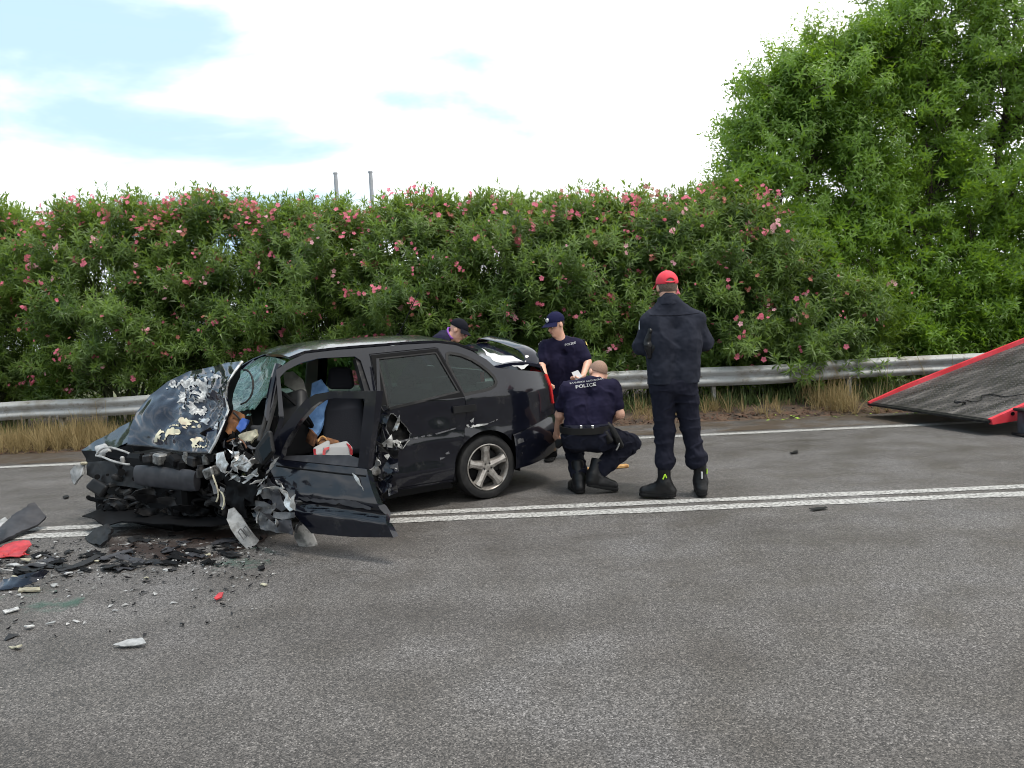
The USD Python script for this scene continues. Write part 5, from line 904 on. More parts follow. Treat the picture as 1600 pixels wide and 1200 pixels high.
def cap(t, J, m, rear_open=False, under=None, badge=False):
    c = J['head']; f = unit(J['face']); u = unit(J.get('headup', V(0, 0, 1))-f*np.dot(f, J.get('headup', V(0, 0, 1)))); r = np.cross(f, u); R = np.stack([r, f, u], 1)
    F = Field(c-.19, c+.21, .005); F.ell(c-f*.010+u*.040, R, (.088, .108, .094), .0)
    F.cut(c+u*.028, unit(-u+f*.14)); F.rough(.003, 22, 5)
    if rear_open:
        G_ = Field(c-.19, c+.21, .005); G_.ell(c-f*.12+u*.030, R, (.036, .05, .030), 0); F.v = np.maximum(F.v, -G_.v)
    cp = t.part('cap', biggest(F.mesh()), m, None, 40)
    # peak: a curved thick plate
    v, fc = [], []; na, nr = 13, 6
    for i in range(nr):
        for j in range(na):
            a = (j/(na-1)-.5)*2.3; rr = .085+i/(nr-1)*.075*math.cos((j/(na-1)-.5)*2.2); v.append(c+r*math.sin(a)*(.088+(rr-.085)*.55)+f*(math.cos(a)*.100+(rr-.085)*.95-.008)+u*(.050-.022*(i/(nr-1))-.030*(2*j/(na-1)-1)**2*(.3+.7*i/(nr-1))))
    for i in range(nr-1):
        for j in range(na-1): fc.append([i*na+j, i*na+j+1, (i+1)*na+j+1, (i+1)*na+j])
    t.part('peak', solid(np.array(v), va((np.array(v), fc))[1], .004), m, cp)
    bt = trimesh.creation.icosphere(1, .008); t.part('button', (bt.vertices+c-f*.01+u*.134, bt.faces), m, cp)
    if rear_open: t.part('strap', tube([c-f*.112+u*.030+r*x for x in (-.042,)]+[c-f*(.117)+u*.024]+[c-f*.112+u*.030+r*.042], .007, 6), m, cp)
    if badge:
        b = c+f*.098+u*.078+r*.0; t.part('badge', hull(np.vstack([tube([b+u*.018*math.cos(q)+r*.016*math.sin(q)-f*.02, b+u*.018*math.cos(q)+r*.016*math.sin(q)+f*.004], .002, 4)[0] for q in np.linspace(0, 6.28, 12)])), 'patch_white', cp)
        t.part('cap_lettering', tube([b+u*.022+r*.026-f*.004, b+u*.021+r*.060-f*.024], .0035, 5), 'patch_white', cp)
    return cp
def boot(t, an, heel, toe, m='boot_leather', shaft=None, extra=None):
    an, heel, toe = [np.asarray(x, float) for x in (an, heel, toe)]; lo = np.minimum(np.minimum(an, heel), toe)-.14; hi = np.maximum(np.maximum(an, heel), toe)+V(.14, .14, .34); F = Field(lo, hi, .006); sh = shaft if shaft is not None else an+V(0, 0, .16)
    F.cone(an, sh, .050, .055, .03); F.cone(heel+V(0, 0, .035), an, .042, .056, .03); F.cone(an-V(0, 0, .02), mid(an, toe, .6)+V(0, 0, .01), .054, .044, .03); F.cone(mid(heel, toe, .5)+V(0, 0, .025), toe+V(0, 0, .028), .044, .040, .03); F.cone(heel+V(0, 0, .03), toe+V(0, 0, .025), .040, .040, .03)
    d = unit(toe-heel); nn = unit(V(0, 0, 1)-d*d[2]); F.cut(mid(heel, toe, .5)-nn*.008, -nn); F.rough(.0035, 24, 8)
    F.cut(sh-V(0, 0, .01), unit(sh-an)); b = t.part('boot', biggest(F.mesh()), m, None, 45)
    S_ = Field(lo, hi, .006); S_.cone(heel, toe, .045, .045, .02); S_.cone(mid(heel, toe, .55), toe, .047, .046, .02); S_.cut(mid(heel, toe, .5)+nn*.016, nn); S_.cut(mid(heel, toe, .5)-nn*.014, -nn); t.part('sole', biggest(S_.mesh()), 'sole', b, 45)
    return b
def decal(mesh, target, centre, right, up, out, lift=.003):
    """lays flat lettering or a patch (x right, y up) on a garment, following its surface"""
    v, f = va(mesh); right, up, out = unit(right), unit(up), unit(out); w = centre+v[:, :1]*right+v[:, 1:2]*up; tv = target[0]; a = np.stack([tv@right, tv@up], 1); d = tv@out
    near = d > (centre@out-.20); kd = cKDTree(a[near]); dd, ii = kd.query(np.stack([w@right, w@up], 1), 6); h = d[near][ii]; ww = 1/(dd+.004)
    hh = np.where(h > h.max(1, keepdims=True)-.02, ww, 0); h = (h*hh).sum(1)/hh.sum(1); return w+out*(h-w@out+lift+v[:, 2]*.3)[:, None], f
def patch(w, h, n=5):
    x, y = np.meshgrid(np.linspace(-w/2, w/2, n), np.linspace(-h/2, h/2, n), indexing='ij'); v = np.stack([x, y, 0*x], -1).reshape(-1, 3); f = [[i*n+j, (i+1)*n+j, (i+1)*n+j+1, i*n+j+1] for i in range(n-1) for j in range(n-1)]; return va((v, f))
def body_of(t, J, lo, hi, feet=True, hands=(), h=.0075):
    F = Field(lo, hi, h); torso(F, J, -.012); headparts(F, J); ch = (J['shL']+J['shR'])/2; u = unit(J.get('headup', V(0, 0, 1))); F.cone(ch+V(0, 0, .0), J['head']-V(0, 0, .055)-unit(J['face'])*.022, .064, .054, .03)
    for s in 'LR':
        limb(F, J, 'sh'+s, 'el'+s, 'wr'+s, (.052, .040, .026)); limb(F, J, 'hip'+s, 'kn'+s, 'an'+s, (.080, .056, .030))
    for s, d, p, c, th in hands: hand(F, J['wr'+s], d, p, c, th)
    return t.part('body', biggest(F.mesh()), 'skin', None, True)

# --- the man in the red cap, seen from behind
Y1 = 6.40
def Q1(px, py, dy=0): return P(px, py, Y1+dy)
g = G(1062, 778); gz0 = 0.0
t = T('person', 'person seen from behind in red cap and dark jacket standing on the road', 'person', (g[0], Y1, 0))
J = dict(head=Q1(1042, 449, .05), face=V(-.12, 1, -.10), fwd=V(0, 1, 0), shL=Q1(1017, 503), shR=Q1(1086, 501), elL=Q1(1003, 541, .05), elR=Q1(1101, 535, .06), wrL=Q1(1036, 548, .27), wrR=Q1(1070, 545, .29), hipL=Q1(1034, 605), hipR=Q1(1070, 604), knL=Q1(1039, 672, .02), knR=Q1(1078, 668, .03), anL=Q1(1038, 745), anR=Q1(1094, 742, .03), size=1.06)
anL, anR = J['anL'], J['anR']; anL[2] = .13; anR[2] = .13
lo, hi = V(g[0]-.55, Y1-.32, -.02), V(g[0]+.6, Y1+.52, 1.95)
b = body_of(t, J, lo, hi, hands=(('L', V(.6, .5, .1), V(0, .2, 1), .9, 1), ('R', V(-.6, .5, .1), V(0, .2, 1), .9, -1)))
head_details(t, J, b, (.02, .02, 1, .25))
cap(t, J, 'red_cloth', True)
F = Field(lo, hi, .0075); hips, ch, up = torso(F, J, .018); limb(F, J, 'shL', 'elL', 'wrL', (.060, .060, .050), .006); limb(F, J, 'shR', 'elR', 'wrR', (.060, .060, .050), .006)
for s_ in 'LR': F.cone(Q1(1046, 474, -.01), J['sh'+s_]+V(0, 0, .01), .078, .058, .04)
for s in (-1, 1): F.cone(Q1(1053+s*20, 520), Q1(1052+s*17, 592), .092, .096, .05)
F.rough(.010, 6, 3, (1.0, 1, .6)); F.folds(.008, 5.5, 91, (1.2, 1.2, .6)); F.rough(.004, 26, 4); F.cut(Q1(1052, 599), V(0, 0, -1)); F.cut(J['wrL']+V(.01, .02, 0), unit(J['wrL']-J['elL']+V(0, 0, 0))*1) if False else None
jm = biggest(F.mesh()); jk1 = t.part('jacket', jm, 'navy_jacket', None, True)
C = Field(J['head']-.30, J['head']+.2, .005); c0, c1 = Q1(1045, 476, 0), Q1(1043, 455, .02); C.cone(c0, c1, .098, .076, .01); C2 = Field(J['head']-.30, J['head']+.2, .005); C2.cone(c0, c1+V(0, 0, .05), .088, .064, 0); C.v = np.maximum(C.v, -C2.v); C.cut(Q1(1043, 466, .02), unit(V(0, .3, 1))); C.cut(c0, V(0, 0, -1)); t.part('collar', biggest(C.mesh()), 'navy_jacket', jk1, True)
sm = np.array([(x, 0, 0) for x in np.linspace(-.20, .20, 24)]); ym = decal((np.c_[sm[:, 0], -.02*np.cos(sm[:, 0]*5), sm[:, 0]*0], np.array([[0, 1, 2]])), jm, Q1(1052, 489), V(1, 0, 0), V(0, 0, 1), V(0, -1, 0), .001)[0]; t.part('yoke_seam', tube(ym, .0024, 5), 'black_cap', jk1)
pt = decal(patch(.05, .07), jm, Q1(1001, 508, .02), unit(V(.45, -.9, 0)), V(0, 0, 1), unit(V(-.9, -.45, 0)), .003); t.part('sleeve_badge', pt, 'patch_white', jk1)
F = Field(lo, hi, .0075)
F.cone(J['hipL']+V(.06, 0, .03), J['hipR']+V(-.06, 0, .03), .125, .125, .05); 
for s in 'LR':
    a = mid(J['kn'+s], J['an'+s], .60); F.cone(J['hip'+s]+V(0, 0, .02), J['kn'+s], .108, .080, .04); F.cone(J['kn'+s], a, .080, .072, .03); F.cone(a+V(0, 0, .03), a, .080, .084, .02)
F.rough(.010, 7, 13, (1, 1, .8)); F.folds(.012, 6.5, 92, (.7, .7, 1.5), lambda q: .35+1.0*np.exp(-((q[:, 2]-.36)/.13)**2)+.7*np.exp(-((q[:, 2]-.78)/.12)**2)); F.rough(.004, 26, 14); tr1 = t.part('trousers', biggest(F.mesh()), 'navy_trousers', None, True)
bl_ = boot(t, anL, anL+V(.045, -.01, -.10), anL+V(-.155, .055, -.10), shaft=anL+V(0, 0, .17)); br = boot(t, anR, anR+V(.0, -.04, -.10), anR+V(.03, .20, -.10), shaft=anR+V(0, 0, .17))
q = anL+V(-.005, -.064, .045); t.part('neon_mark', join([tube([q+V(-.016, 0, 0), q+V(0, -.003, .038)], .006, 5), tube([q+V(.002, 0, .040), q+V(.014, .003, .008)], .006, 5)]), 'neon', bl_)
q = anR+V(.0, -.066, .03); t.part('white_mark', tube([q, q+V(0, -.004, .055)], .008, 5), 'patch_white', br); t.part('neon_mark', tube([anR+V(.050, -.03, .06), anR+V(.052, -.03, .10)], .005, 5), 'neon', br)
gl_ = T('gloves', 'pair of black leather gloves tucked under the arm of the man in the red cap', 'gloves', Q1(1020, 537, -.09))
for k, (dx, dz) in enumerate(((-4, 0), (5, 3))):
    F = Field(Q1(1020, 537)-.22, Q1(1020, 537)+.22, .006); c = Q1(1019+dx, 535+dz, -.075); F.cone(c+V(.01, 0, .10), c+V(-.012, 0, -.03), .026, .034, .02); F.cone(c+V(-.014, -.01, -.02), c+V(-.006, 0, -.115), .026, .016, .02); F.cone(c+V(.016, -.006, -.01), c+V(.026, .01, -.095), .022, .014, .015)
    F.rough(.012, 24, 5+k); gl_.part('glove', biggest(F.mesh()), 'boot_leather', None, True)

# --- the crouching officer, seen from behind
Y2 = 6.72
def Q2(px, py, dy=0): return P(px, py, Y2+dy)
t = T('person', 'person crouching by the open car boot in dark police t-shirt and gun belt', 'person', (G(925, 770)[0], Y2, 0))
J = dict(head=Q2(934, 584, .26), face=V(-.50, .62, -.80), headup=V(-.05, .75, .6), fwd=unit(V(-.1, 1, -.2)), shL=Q2(888, 610, .10), shR=Q2(955, 607, .10), elL=Q2(875, 648, .20), elR=Q2(968, 647, .06), wrL=Q2(870, 676, .36), wrR=Q2(951, 660, .26), hipL=Q2(899, 683, .02), hipR=Q2(937, 683, .02), knL=Q2(893, 684, .46), knR=Q2(985, 692, .22), anL=Q2(905, 748, .06), anR=Q2(927, 742, .0), size=1.0, belly=.012)
J['anL'][2] = max(J['anL'][2], .12)
lo, hi = V(J['shL'][0]-.30, Y2-.35, -.02), V(J['knR'][0]+.22, Y2+.72, 1.35)
b = body_of(t, J, lo, hi, hands=(('L', V(-.1, .5, -.6), V(.6, .5, 0), .6, 1), ('R', V(-.6, .6, -.1), V(0, 0, -1), .7, -1)))
head_details(t, J, b, (.025, .0, 1, .8), 'hair_buzz')
F = Field(lo, hi, .0075); hips, ch, up = torso(F, J, .016); F.cone(J['shL'], mid(J['shL'], J['elL'], .62), .070, .066, .03); F.cone(J['shR'], mid(J['shR'], J['elR'], .66), .070, .068, .03)
F.rough(.007, 8, 23, (1, 1, .45)); F.folds(.010, 6, 93, (1.5, 1, .7)); F.rough(.003, 24, 24); F.cut(Q2(915, 666), V(0, 0, -1)); sm2 = biggest(F.mesh()); sh2 = t.part('shirt', sm2, 'navy_shirt', None, True)
rt = unit(V(.98, .05, .09)); tx = meshkit.text_mesh('POLICE', .026, .002, True); tx = (tx.vertices*[1.35, 1, 1]-V(np.ptp(tx.vertices[:, 0])*.675, 0, 0), tx.faces); t.part('shirt_lettering', decal(tx, sm2, Q2(915, 605), rt, V(-.05, 0, 1), V(0, -1, 0), .003), 'patch_white', sh2)
tx = meshkit.text_mesh('ΕΛΛΗΝΙΚΗ ΑΣΤΥΝΟΜΙΑ', .0125, .002); tx = (tx.vertices*[1.5, 1, 1]-V(np.ptp(tx.vertices[:, 0])*.75, 0, 0), tx.faces); t.part('shirt_lettering', decal(tx, sm2, Q2(917, 597), rt, V(-.05, 0, 1), V(0, -1, 0), .004), 'patch_white', sh2)
F = Field(lo, hi, .0075); F.cone(J['hipL']+V(.03, 0, .02), J['hipR']+V(-.03, 0, .02), .138, .138, .05); F.cone(Q2(905, 670), Q2(930, 670), .115, .115, .05)
F.cone(J['hipL'], J['knL'], .115, .085, .05); F.cone(J['hipR'], J['knR'], .112, .082, .05)
for s, kk in (('L', .86), ('R', .80)):
    a = mid(J['kn'+s], J['an'+s], kk); F.cone(J['kn'+s], a, .082, .078, .04)
F.rough(.009, 8, 33); F.folds(.012, 7.5, 94, (1, 1, 1.2)); F.rough(.004, 26, 34); F.cut(Q2(915, 662), V(0, 0, 1)); tr2 = t.part('trousers', biggest(F.mesh()), 'navy_trousers', None, True)
th = np.linspace(0, 2*np.pi, 49)[:-1]; bc = Q2(915, 668, .03); R_ = [(bc+V(.215*math.cos(a), .172*math.sin(a), z_+.012*math.sin(a))) for z_ in (-.028, .028) for a in th]; blt = t.part('belt', solid(np.array(R_), va((np.array(R_), [[i, (i+1) % 48, 48+(i+1) % 48, 48+i] for i in range(48)]))[1], -.010), 'belt_leather')
for px in (908, 926): t.part('belt_buckle', bevbox((.022, .012, .03), Q2(px, 667, -.142), bev=.004), 'steel', blt)
ho = t.part('holster', pad([(946, 660, Y2-.02), (955, 668, Y2-.04), (964, 684, Y2-.06), (970, 696, Y2-.05), (958, 676, Y2+.04)], .026), 'belt_leather', label='black pistol holster on the right hip'); t.part('pistol_grip', pad([(946, 652, Y2-.02), (949, 660, Y2-.03), (944, 656, Y2-.0)], .016), 'matte_black', ho)
t.part('pouch', pad([(946, 676, Y2-.08), (954, 688, Y2-.09), (950, 690, Y2-.07)], .022), 'belt_leather', blt); t.part('pouch', pad([(871, 690, Y2+.14), (880, 690, Y2+.1), (872, 697, Y2+.12)], .022), 'belt_leather', blt)
t.part('thigh_strap', tube(spline([Q2(966, 683, -.02), Q2(968, 690, -.07), Q2(963, 703, -.06)], 8), .008, 6), 'steel', ho)
boot(t, J['anL'], J['anL']+V(0, -.05, -.10), J['anL']+V(-.05, .18, -.11), shaft=J['anL']+V(-.01, .07, .15)); an = J['anR']; boot(t, an, an+V(-.02, -.02, -.085), V(G(958, 770)[0], G(958, 770)[1]+.03, .03), shaft=an+V(.05, .05, .13))
wd = T('wood_plank', 'thin yellowish wooden strip on the road behind the crouching officer', 'plank', G(945, 735)); a, b_ = G(911, 737), G(981, 730); wd.part('strip', bevbox((np.linalg.norm(b_-a), .07, .03), (a+b_)/2+V(0, 0, .017), axes(b_-a), .006), 'wood')

# --- the officer in a navy cap behind the boot
Y3 = 8.35
def Q3(px, py, dy=0): return P(px, py, Y3+dy)
gx3 = Q3(885, 700)[0]
t = T('person', 'person in navy cap and police t-shirt looking into the boot, holding paper', 'person', (gx3, Y3+.15, 0))
J = dict(head=Q3(868, 507, -.06), face=V(-.75, -.62, -.32), fwd=unit(V(-.25, -1, 0)), shL=Q3(904, 542), shR=Q3(855, 543, -.02), elL=Q3(918, 566, -.06), elR=Q3(846, 570, -.12), wrL=Q3(911, 587, -.24), wrR=Q3(853, 592, -.34), hipL=Q3(898, 611, .16), hipR=Q3(868, 612, .15), size=1.08, belly=.02)
for s, dx in (('L', .0), ('R', -.07)): J['kn'+s] = V(J['hip'+s][0]+dx*.6, J['hip'+s][1]-.02, .46); J['an'+s] = V(J['hip'+s][0]+dx, J['hip'+s][1]+.05, .12)
lo, hi = V(gx3-.55, Y3-.62, -.02), V(gx3+.55, Y3+.42, 1.85)
b = body_of(t, J, lo, hi, hands=(('L', V(-.5, -.5, -.2), V(-.3, .2, .9), .7, 1), ('R', V(.2, -.5, -.5), V(.5, 0, .3), .6, -1)))
head_details(t, J, b, (.03, -.02, 1, .6), 'hair_dark'); cap(t, J, 'navy_cap', badge=True)
F = Field(lo, hi, .0075); hips, ch, up = torso(F, J, .018); F.cone(J['shL'], mid(J['shL'], J['elL'], .70), .074, .074, .03); F.cone(J['shR'], mid(J['shR'], J['elR'], .70), .074, .074, .03); F.rough(.007, 8, 43, (1, 1, .6)); F.folds(.009, 6, 95, (1.2, 1, .7)); F.rough(.003, 22, 44); F.cut(V(0, 0, J['hipL'][2]-.02), V(0, 0, -1)); sm3 = biggest(F.mesh()); sh3 = t.part('shirt', sm3, 'navy_shirt', None, True)
tx = meshkit.text_mesh('POLICE', .022, .002, True); tx = (tx.vertices*[1.1, 1, 1]-V(np.ptp(tx.vertices[:, 0])*.55, 0, 0), tx.faces); t.part('shirt_lettering', decal(tx, sm3, Q3(889, 540), V(1, 0, .18), V(0, 0, 1), V(.1, -1, .1), .004), 'patch_white', sh3)
t.part('sleeve_badge', decal(patch(.040, .05), sm3, Q3(914, 538), unit(V(.8, .3, -.3)), V(.2, 0, 1), unit(V(.6, -1, .35)), .004), 'patch_gold', sh3); t.part('sleeve_badge', decal(patch(.035, .018), sm3, Q3(912, 532), unit(V(.8, .3, -.3)), V(.2, 0, 1), unit(V(.6, -1, .4)), .005), 'patch_white', sh3)
t.part('sleeve_badge', decal(patch(.03, .05), sm3, Q3(844, 536), unit(V(.8, -.5, 0)), V(0, 0, 1), unit(V(-.8, -1, .2)), .004), 'patch_white', sh3)
F = Field(lo, hi, .009); F.cone(J['hipL']+V(-.04, 0, .02), J['hipR']+V(.04, 0, .02), .13, .13, .05)
for s in 'LR': F.cone(J['hip'+s], J['kn'+s], .11, .085, .05); F.cone(J['kn'+s], mid(J['kn'+s], J['an'+s], .85), .085, .075, .04)
F.rough(.010, 8, 53); t.part('trousers', biggest(F.mesh()), 'navy_trousers', None, True)
for s in 'LR': boot(t, J['an'+s], J['an'+s]+V(0, .05, -.10), J['an'+s]+V(-.04, -.19, -.10))
pp_ = T('paper', 'white folded paper in the hand of the officer in the navy cap', 'paper', Q3(900, 588, -.32)); pp_.part('sheet', skin([(893, 582, Y3-.32), (903, 578, Y3-.31), (910, 588, Y3-.33), (900, 594, Y3-.35)], .004, .006, 9, 2, 3), 'paper_and_glint_white')

# --- the man bending behind the car
Y4 = 8.85
def Q4(px, py, dy=0): return P(px, py, Y4+dy)
t = T('person', 'person in a black cap with a purple collar bending down behind the car roof', 'person', (Q4(680, 560)[0], Y4, 0))
J = dict(head=Q4(716, 516, 0), face=V(.80, -.18, -.58), headup=V(.45, 0, .85), fwd=unit(V(.5, -.1, -.85)), shL=Q4(693, 531, .20), shR=Q4(690, 534, -.19), elL=Q4(706, 575, .24), elR=Q4(702, 580, -.24), wrL=Q4(722, 600, .14), wrR=Q4(720, 604, -.2), hipL=Q4(648, 585, .1), hipR=Q4(648, 586, -.1), size=1.05)
for s, dy in (('L', .1), ('R', -.1)): J['kn'+s] = V(J['hip'+s][0]+.08, Y4+dy, .50); J['an'+s] = V(J['hip'+s][0]+.02, Y4+dy, .12)
lo, hi = V(J['hipL'][0]-.35, Y4-.5, -.02), V(J['head'][0]+.35, Y4+.5, 1.8)
b = body_of(t, J, lo, hi, hands=(('L', V(.4, 0, -.8), V(.5, -.5, 0), .5, 1), ('R', V(.4, 0, -.8), V(.5, .5, 0), .5, -1)), h=.008)
head_details(t, J, b, None); cap(t, J, 'black_cap')
F = Field(lo, hi, .009); torso(F, J, .018); F.cone(J['shL'], J['elL'], .07, .06, .03); F.cone(J['shR'], J['elR'], .07, .06, .03); F.rough(.008, 9, 63); s4 = t.part('shirt', biggest(F.mesh()), 'navy_shirt', None, True)
t.part('collar', tube(spline([Q4(703, 513, .06), Q4(700, 519, -.05), Q4(703, 526, -.08), Q4(708, 529, -.03)], 10), .012, 6), 'purple', s4)
F = Field(lo, hi, .009); F.cone(J['hipL'], J['hipR'], .13, .13, .05)
for s in 'LR': F.cone(J['hip'+s], J['kn'+s], .105, .08, .05); F.cone(J['kn'+s], mid(J['kn'+s], J['an'+s], .9), .08, .07, .04)
t.part('trousers', biggest(F.mesh()), 'navy_trousers', None, True)
for s in 'LR': boot(t, J['an'+s], J['an'+s]+V(-.05, 0, -.10), J['an'+s]+V(.18, 0, -.10))

# ------------------------------------------------------------------ tilted bed of the recovery truck
FA = V(5.13, 11.3, .10); NE = V(5.47, 9.0, .11); dirb = unit(V(.94, .14, .355)); LEN = 5.4
FA, NE = P(1358, 629, 10.7), P(1547, 656, 8.75)
far2 = P(1600, 545, 10.9); dirb = unit(unit(far2-FA)*.7+unit(P(1600, 628, 8.85)-NE)*.3)
wv = NE-FA; nb = unit(np.cross(dirb, wv)); nb = nb if nb[2] > 0 else -nb
bed = T('truck_bed', 'red tilted flatbed ramp of a recovery truck with dark tread plate deck', 'truck bed', (NE+FA)/2)
def bp_(u, w, z=0): return FA+dirb*u+wv*w+nb*z
def slab(u0, u1, w0, w1, z0, z1, bev=.006): return hull([bp_(u, w, z) for u in (u0, u1) for w in (w0, w1) for z in (z0, z1)])
bed.part('deck', slab(.02, LEN, .02, .98, -.035, 0), 'bed_deck')
tread = []
Wd = np.linalg.norm(wv); wu = wv/Wd
for i, u in enumerate(np.arange(.10, 3.2, .062)):
    for j, s_ in enumerate(np.arange(.08, Wd-.08, .062)):
        c = FA+dirb*u+wu*(s_+(i % 2)*.031)+nb*.002; a = .026; d1 = unit(dirb+wu*(1 if (i+j) % 2 else -1)); d2 = np.cross(nb, d1); tread.append((np.array([c+d1*a, c+d2*.008, c-d1*a, c-d2*.008, c+nb*.007]), np.array([[0, 1, 4], [1, 2, 4], [2, 3, 4], [3, 0, 4]])))
bed.part('tread_pattern', join(tread), 'tread_worn', kind='stuff', smooth=False)
bed.part('side_rail', hull([bp_(u, w, z) for u, z in ((-.02, .02), (.55, .055), (LEN, .06), (LEN, -.16), (.4, -.13), (-.02, -.045)) for w in (0, .02)]), 'bed_red'); bed.part('side_rail', hull([bp_(u, w, z) for u, z in ((-.0, .01), (.5, .03), (LEN, .05), (LEN, -.16), (.3, -.12), (0, -.055)) for w in (.985, 1.01)]), 'bed_red')
bed.part('tail_edge', slab(-.03, .05, .0, 1.0, -.03, -.004), 'dark_metal')
for w_, u_ in [(w, u) for w in (.992,) for u in (.25, .6, .95)]+[(0.0, u) for u in (.7, 1.2, 1.7, 2.2)]: bed.part('lashing_hole', tube([bp_(u_, w_, -.02)-unit(wv)*.012*(1 if w_ < .5 else -2.6), bp_(u_, w_, -.02)+unit(wv)*.05], .020, 10), 'matte_black')
for u in (1.1, 2.2, 3.3, 4.4): bed.part('cross_member', slab(u-.05, u+.05, .03, .97, -.16, -.06), 'dark_metal')
for w in (.3, .7): bed.part('subframe', slab(1.0, LEN, w-.02, w+.02, -.30, -.16), 'dark_metal')
cb = [(1504, 633), (1512, 627), (1522, 629), (1533, 626), (1536, 619), (1545, 618), (1570, 621), (1600, 617), (1640, 606)]
def on_bed(px, py):
    d = ray(px, py); s = np.dot(FA-EYE, nb)/np.dot(d, nb); return EYE+d*s+nb*.012
cable = T('winch_cable', 'thin dark winch cable with a hook lying on the truck bed', 'cable', on_bed(1540, 620)); cable.part('wire', tube(spline([on_bed(*p) for p in cb], 40), .006, 6), 'dark_metal'); h0 = on_bed(1508, 631); cable.part('hook', tube(spline([h0, h0+V(-.05, -.03, .02), h0+V(-.10, .0, .01), h0+V(-.08, .05, .03)], 12), .014, 6), 'dark_metal')
leg = T('support_leg', 'dark grey steel support leg standing on the road below the truck bed', 'support leg', G(1598, 684)); c = G(1604, 684)+V(.10, .10, 0); leg.part('column', bevbox((.18, .18, .26), c+V(0, 0, .15), bev=.012), 'leg_steel'); leg.part('foot_plate', bevbox((.34, .30, .03), c+V(.05, 0, .016)), 'dark_metal'); leg.part('head_plate', bevbox((.24, .24, .03), c+V(0, 0, .285)), 'dark_metal')

# ------------------------------------------------------------------ debris
rng = np.random.default_rng(77)
def chunk(px, py, pts, m, name, label, t=.006, amp=.012, lift=.0, res=3, group=None, cat='debris', seed=0):
    """a flat broken piece lying on the road; pts are its outline as seen, lift its height at the corners"""
    q = []
    for p in pts: z = (p[2] if len(p) > 2 else .012)+.006; w = G(p[0], p[1], z); q.append((p[0], p[1], w[1]))
    o = top(name, skin(jag(q, 4, rng, amp=.12), t, amp, 14, seed, res, ridge=amp*.4), m, label, cat, group); return o
chunk(0, 0, [(-14, 832, .05), (0, 822, .08), (22, 803, .14), (48, 786, .20), (54, 785, .20), (72, 806, .10), (60, 818, .06), (30, 832, .04), (0, 846, .02), (-14, 852, .02)], 'dark_grey_plastic', 'bumper_fragment', 'large dark grey bumper fragment at the left picture edge', .02, .01, cat='bumper piece')
chunk(0, 0, [(-5, 816, .16), (8, 807, .17), (12, 812, .16), (0, 822, .15)], 'pale_plastic', 'trim_fragment', 'small pale trim piece on the dark bumper fragment', cat='trim piece')
chunk(0, 0, [(-10, 858), (20, 846, .05), (46, 844, .06), (50, 850, .04), (36, 862, .05), (48, 864), (30, 869), (0, 870), (-10, 872)], 'red_plastic', 'red_panel_fragment', 'large bright red broken panel at the left edge', .006, .02, cat='panel piece')
chunk(0, 0, [(5, 905, .03), (40, 897, .08), (70, 890, .10), (78, 893, .06), (60, 908, .03), (30, 917, .015), (-4, 921)], 'hood_paint', 'body_panel_fragment', 'shiny dark painted panel piece among the debris at lower left', .004, .01, cat='panel piece')
chunk(0, 0, [(30, 918), (62, 917), (63, 922), (28, 923)], 'cream_plastic', 'cream_strip', 'straight cream plastic strip below the painted panel piece', .01, .0, cat='plastic strip')
chunk(0, 0, [(4, 954), (28, 948), (30, 951), (8, 956)], 'primer_white', 'white_shard', 'thin white shard alone at the far left of the road', cat='shard')
chunk(0, 0, [(176, 1007), (198, 999, .02), (222, 996, .03), (228, 1004, .02), (212, 1008), (190, 1009)], 'pale_plastic', 'clear_lens_fragment', 'pale translucent lens fragment alone on the near road', .004, .004, cat='lens piece')
chunk(0, 0, [(334, 934), (342, 926, .03), (349, 925, .03), (346, 932, .02), (337, 936)], 'red_plastic', 'red_lens_fragment', 'small red lens chip alone on the open road', .008, .003, cat='lens piece')
chunk(0, 0, [(132, 838), (150, 826, .06), (166, 818, .16), (172, 826, .14), (168, 844, .05), (156, 852, .02), (138, 846)], 'black_plastic', 'black_plastic_lump', 'upright black plastic lump standing by the white line left of the wreck', .02, .02, cat='plastic piece')
chunk(0, 0, [(88, 890), (120, 880, .02), (150, 866, .03), (158, 868, .02), (130, 884), (96, 892)], 'black_plastic', 'black_trim_strip', 'long black trim strip lying across the debris field', .012, .006, cat='trim piece')
chunk(0, 0, [(156, 870, .02), (206, 857, .02), (208, 860), (160, 874)], 'dark_grey_plastic', 'grey_trim_strip', 'narrow grey trim strip pointing towards the wreck', .01, .004, cat='trim piece')
chunk(0, 0, [(346, 865), (362, 860, .02), (380, 868), (362, 871)], 'black_plastic', 'black_shard', 'flat black shard beside the hanging white lamp panel', .006, cat='shard')
chunk(0, 0, [(402, 886), (412, 882, .02), (414, 887), (406, 889)], 'black_plastic', 'black_chip', 'lone black chip on the road right of the debris field', .01, cat='shard')
chunk(0, 0, [(1264, 794), (1290, 791), (1293, 793), (1272, 796)], 'black_plastic', 'black_rubber_scrap', 'black rubber scrap just below the white lines at right', .003, .004, cat='rubber piece')
chunk(0, 0, [(1234, 706), (1246, 703), (1247, 707), (1236, 708)], 'black_plastic', 'black_rubber_scrap', 'small black scrap on the far lane at right', .004, .004, cat='rubber piece')
chunk(0, 0, [(98, 775), (105, 772, .02), (108, 776), (101, 778)], 'black_plastic', 'black_chip', 'small black chip above the white line left of the wreck', .01, cat='shard')
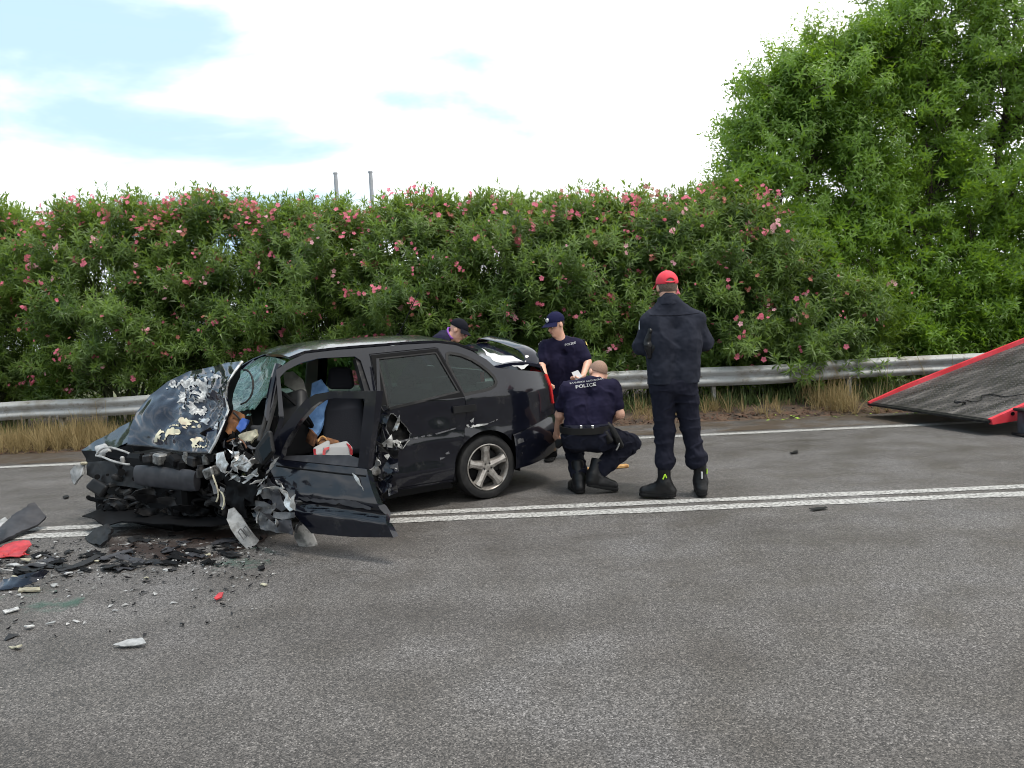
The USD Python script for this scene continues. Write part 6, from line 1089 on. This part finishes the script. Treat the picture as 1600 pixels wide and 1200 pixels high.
white = [(0, 893, 40, 10), (22, 882, 30, 8), (40, 873, 18, 6), (58, 868, 14, 6), (62, 880, 20, 6), (30, 899, 26, 6), (104, 894, 16, 7), (84, 912, 12, 7), (150, 876, 10, 5), (194, 850, 20, 4), (268, 877, 16, 5), (324, 866, 10, 5), (286, 851, 10, 4), (140, 861, 8, 4), (228, 902, 8, 3), (260, 889, 12, 3), (176, 884, 12, 4), (412, 913, 12, 4), (46, 978, 16, 4), (78, 973, 14, 4), (24, 1008, 22, 6), (180, 953, 10, 3), (182, 869, 6, 4)]
for k, (px, py, w, h) in enumerate(white):
    pts = [(px+w*.55*math.cos(a)*rng.uniform(.5, 1.2), py+h*.55*math.sin(a)*rng.uniform(.4, 1.2), .005+.03*rng.random()*(w > 12)) for a in np.sort(rng.uniform(0, 6.28, 3)).tolist()+[] for a in (a,)]+[(px-w*.5, py+h*.1, .004), (px+w*.5, py-h*.1, .012)]; pts.sort(key=lambda q: math.atan2((q[1]-py)/h, (q[0]-px)/w))
    chunk(0, 0, pts, ('primer_white', 'pale_plastic', 'cream_plastic')[k % 3], 'white_shard', 'pale broken plastic shard in the debris left of the wreck', .006, .008, res=2.5, group='pale shards scattered left of the wreck', cat='shard', seed=k)
for k in range(70):
    u = rng.random(); px = 10+u*370; py = 888-34*(px/380)+rng.normal(0, 11); py = max(py, 842); w = rng.uniform(9, 42); h = w*rng.uniform(.12, .32); tl_ = rng.normal(0, .16)
    pts = [(px+w*.5*u_, py+h*.5*v_*rng.uniform(.4, 1.4)-w*u_*tl_*.5, .004+.03*rng.random()**2) for u_, v_ in ((-1, .2), (-.5, -.8), (.1, -1), (.45, -.4), (1, -.3), (.6, .7), (-.1, .5), (-.6, 1))]
    chunk(0, 0, pts, ('black_plastic', 'matte_black', 'dark_grey_plastic')[k % 3], 'black_shard', 'black broken plastic shard in the debris before the wreck', .004, .014, res=3, group='black shards scattered before the wreck', cat='shard', seed=k+40)
cr = []
for k in range(1500):
    u = rng.random()**1.2; px = -10+u*440; py = 886-30*(px/430)+rng.normal(0, 22 if k % 3 else 60); 
    if py < 838 or py > 1010: continue
    c = G(px, py, .006); s = rng.uniform(.003, .011)*(1.6 if rng.random() < .1 else 1); tt = rng.normal(0, 1, (5, 3))*s; tt[:, 2] = np.abs(tt[:, 2])*.6; hh = hull(tt+c) if k % 2 else hull(tt+c); cr.append(hh)
n3 = len(cr); top('debris_crumbs', join(cr[:n3//2]), 'matte_black', 'tiny black crumbs of plastic around the debris field', 'debris', kind='stuff', smooth=False); top('debris_crumbs', join(cr[n3//2:n3*3//4]), 'pale_plastic', 'tiny pale crumbs of glass around the debris field', 'debris', kind='stuff', smooth=False); top('debris_crumbs', join(cr[n3*3//4:]), 'dark_metal', 'tiny dark metal crumbs around the debris field', 'debris', kind='stuff', smooth=False)
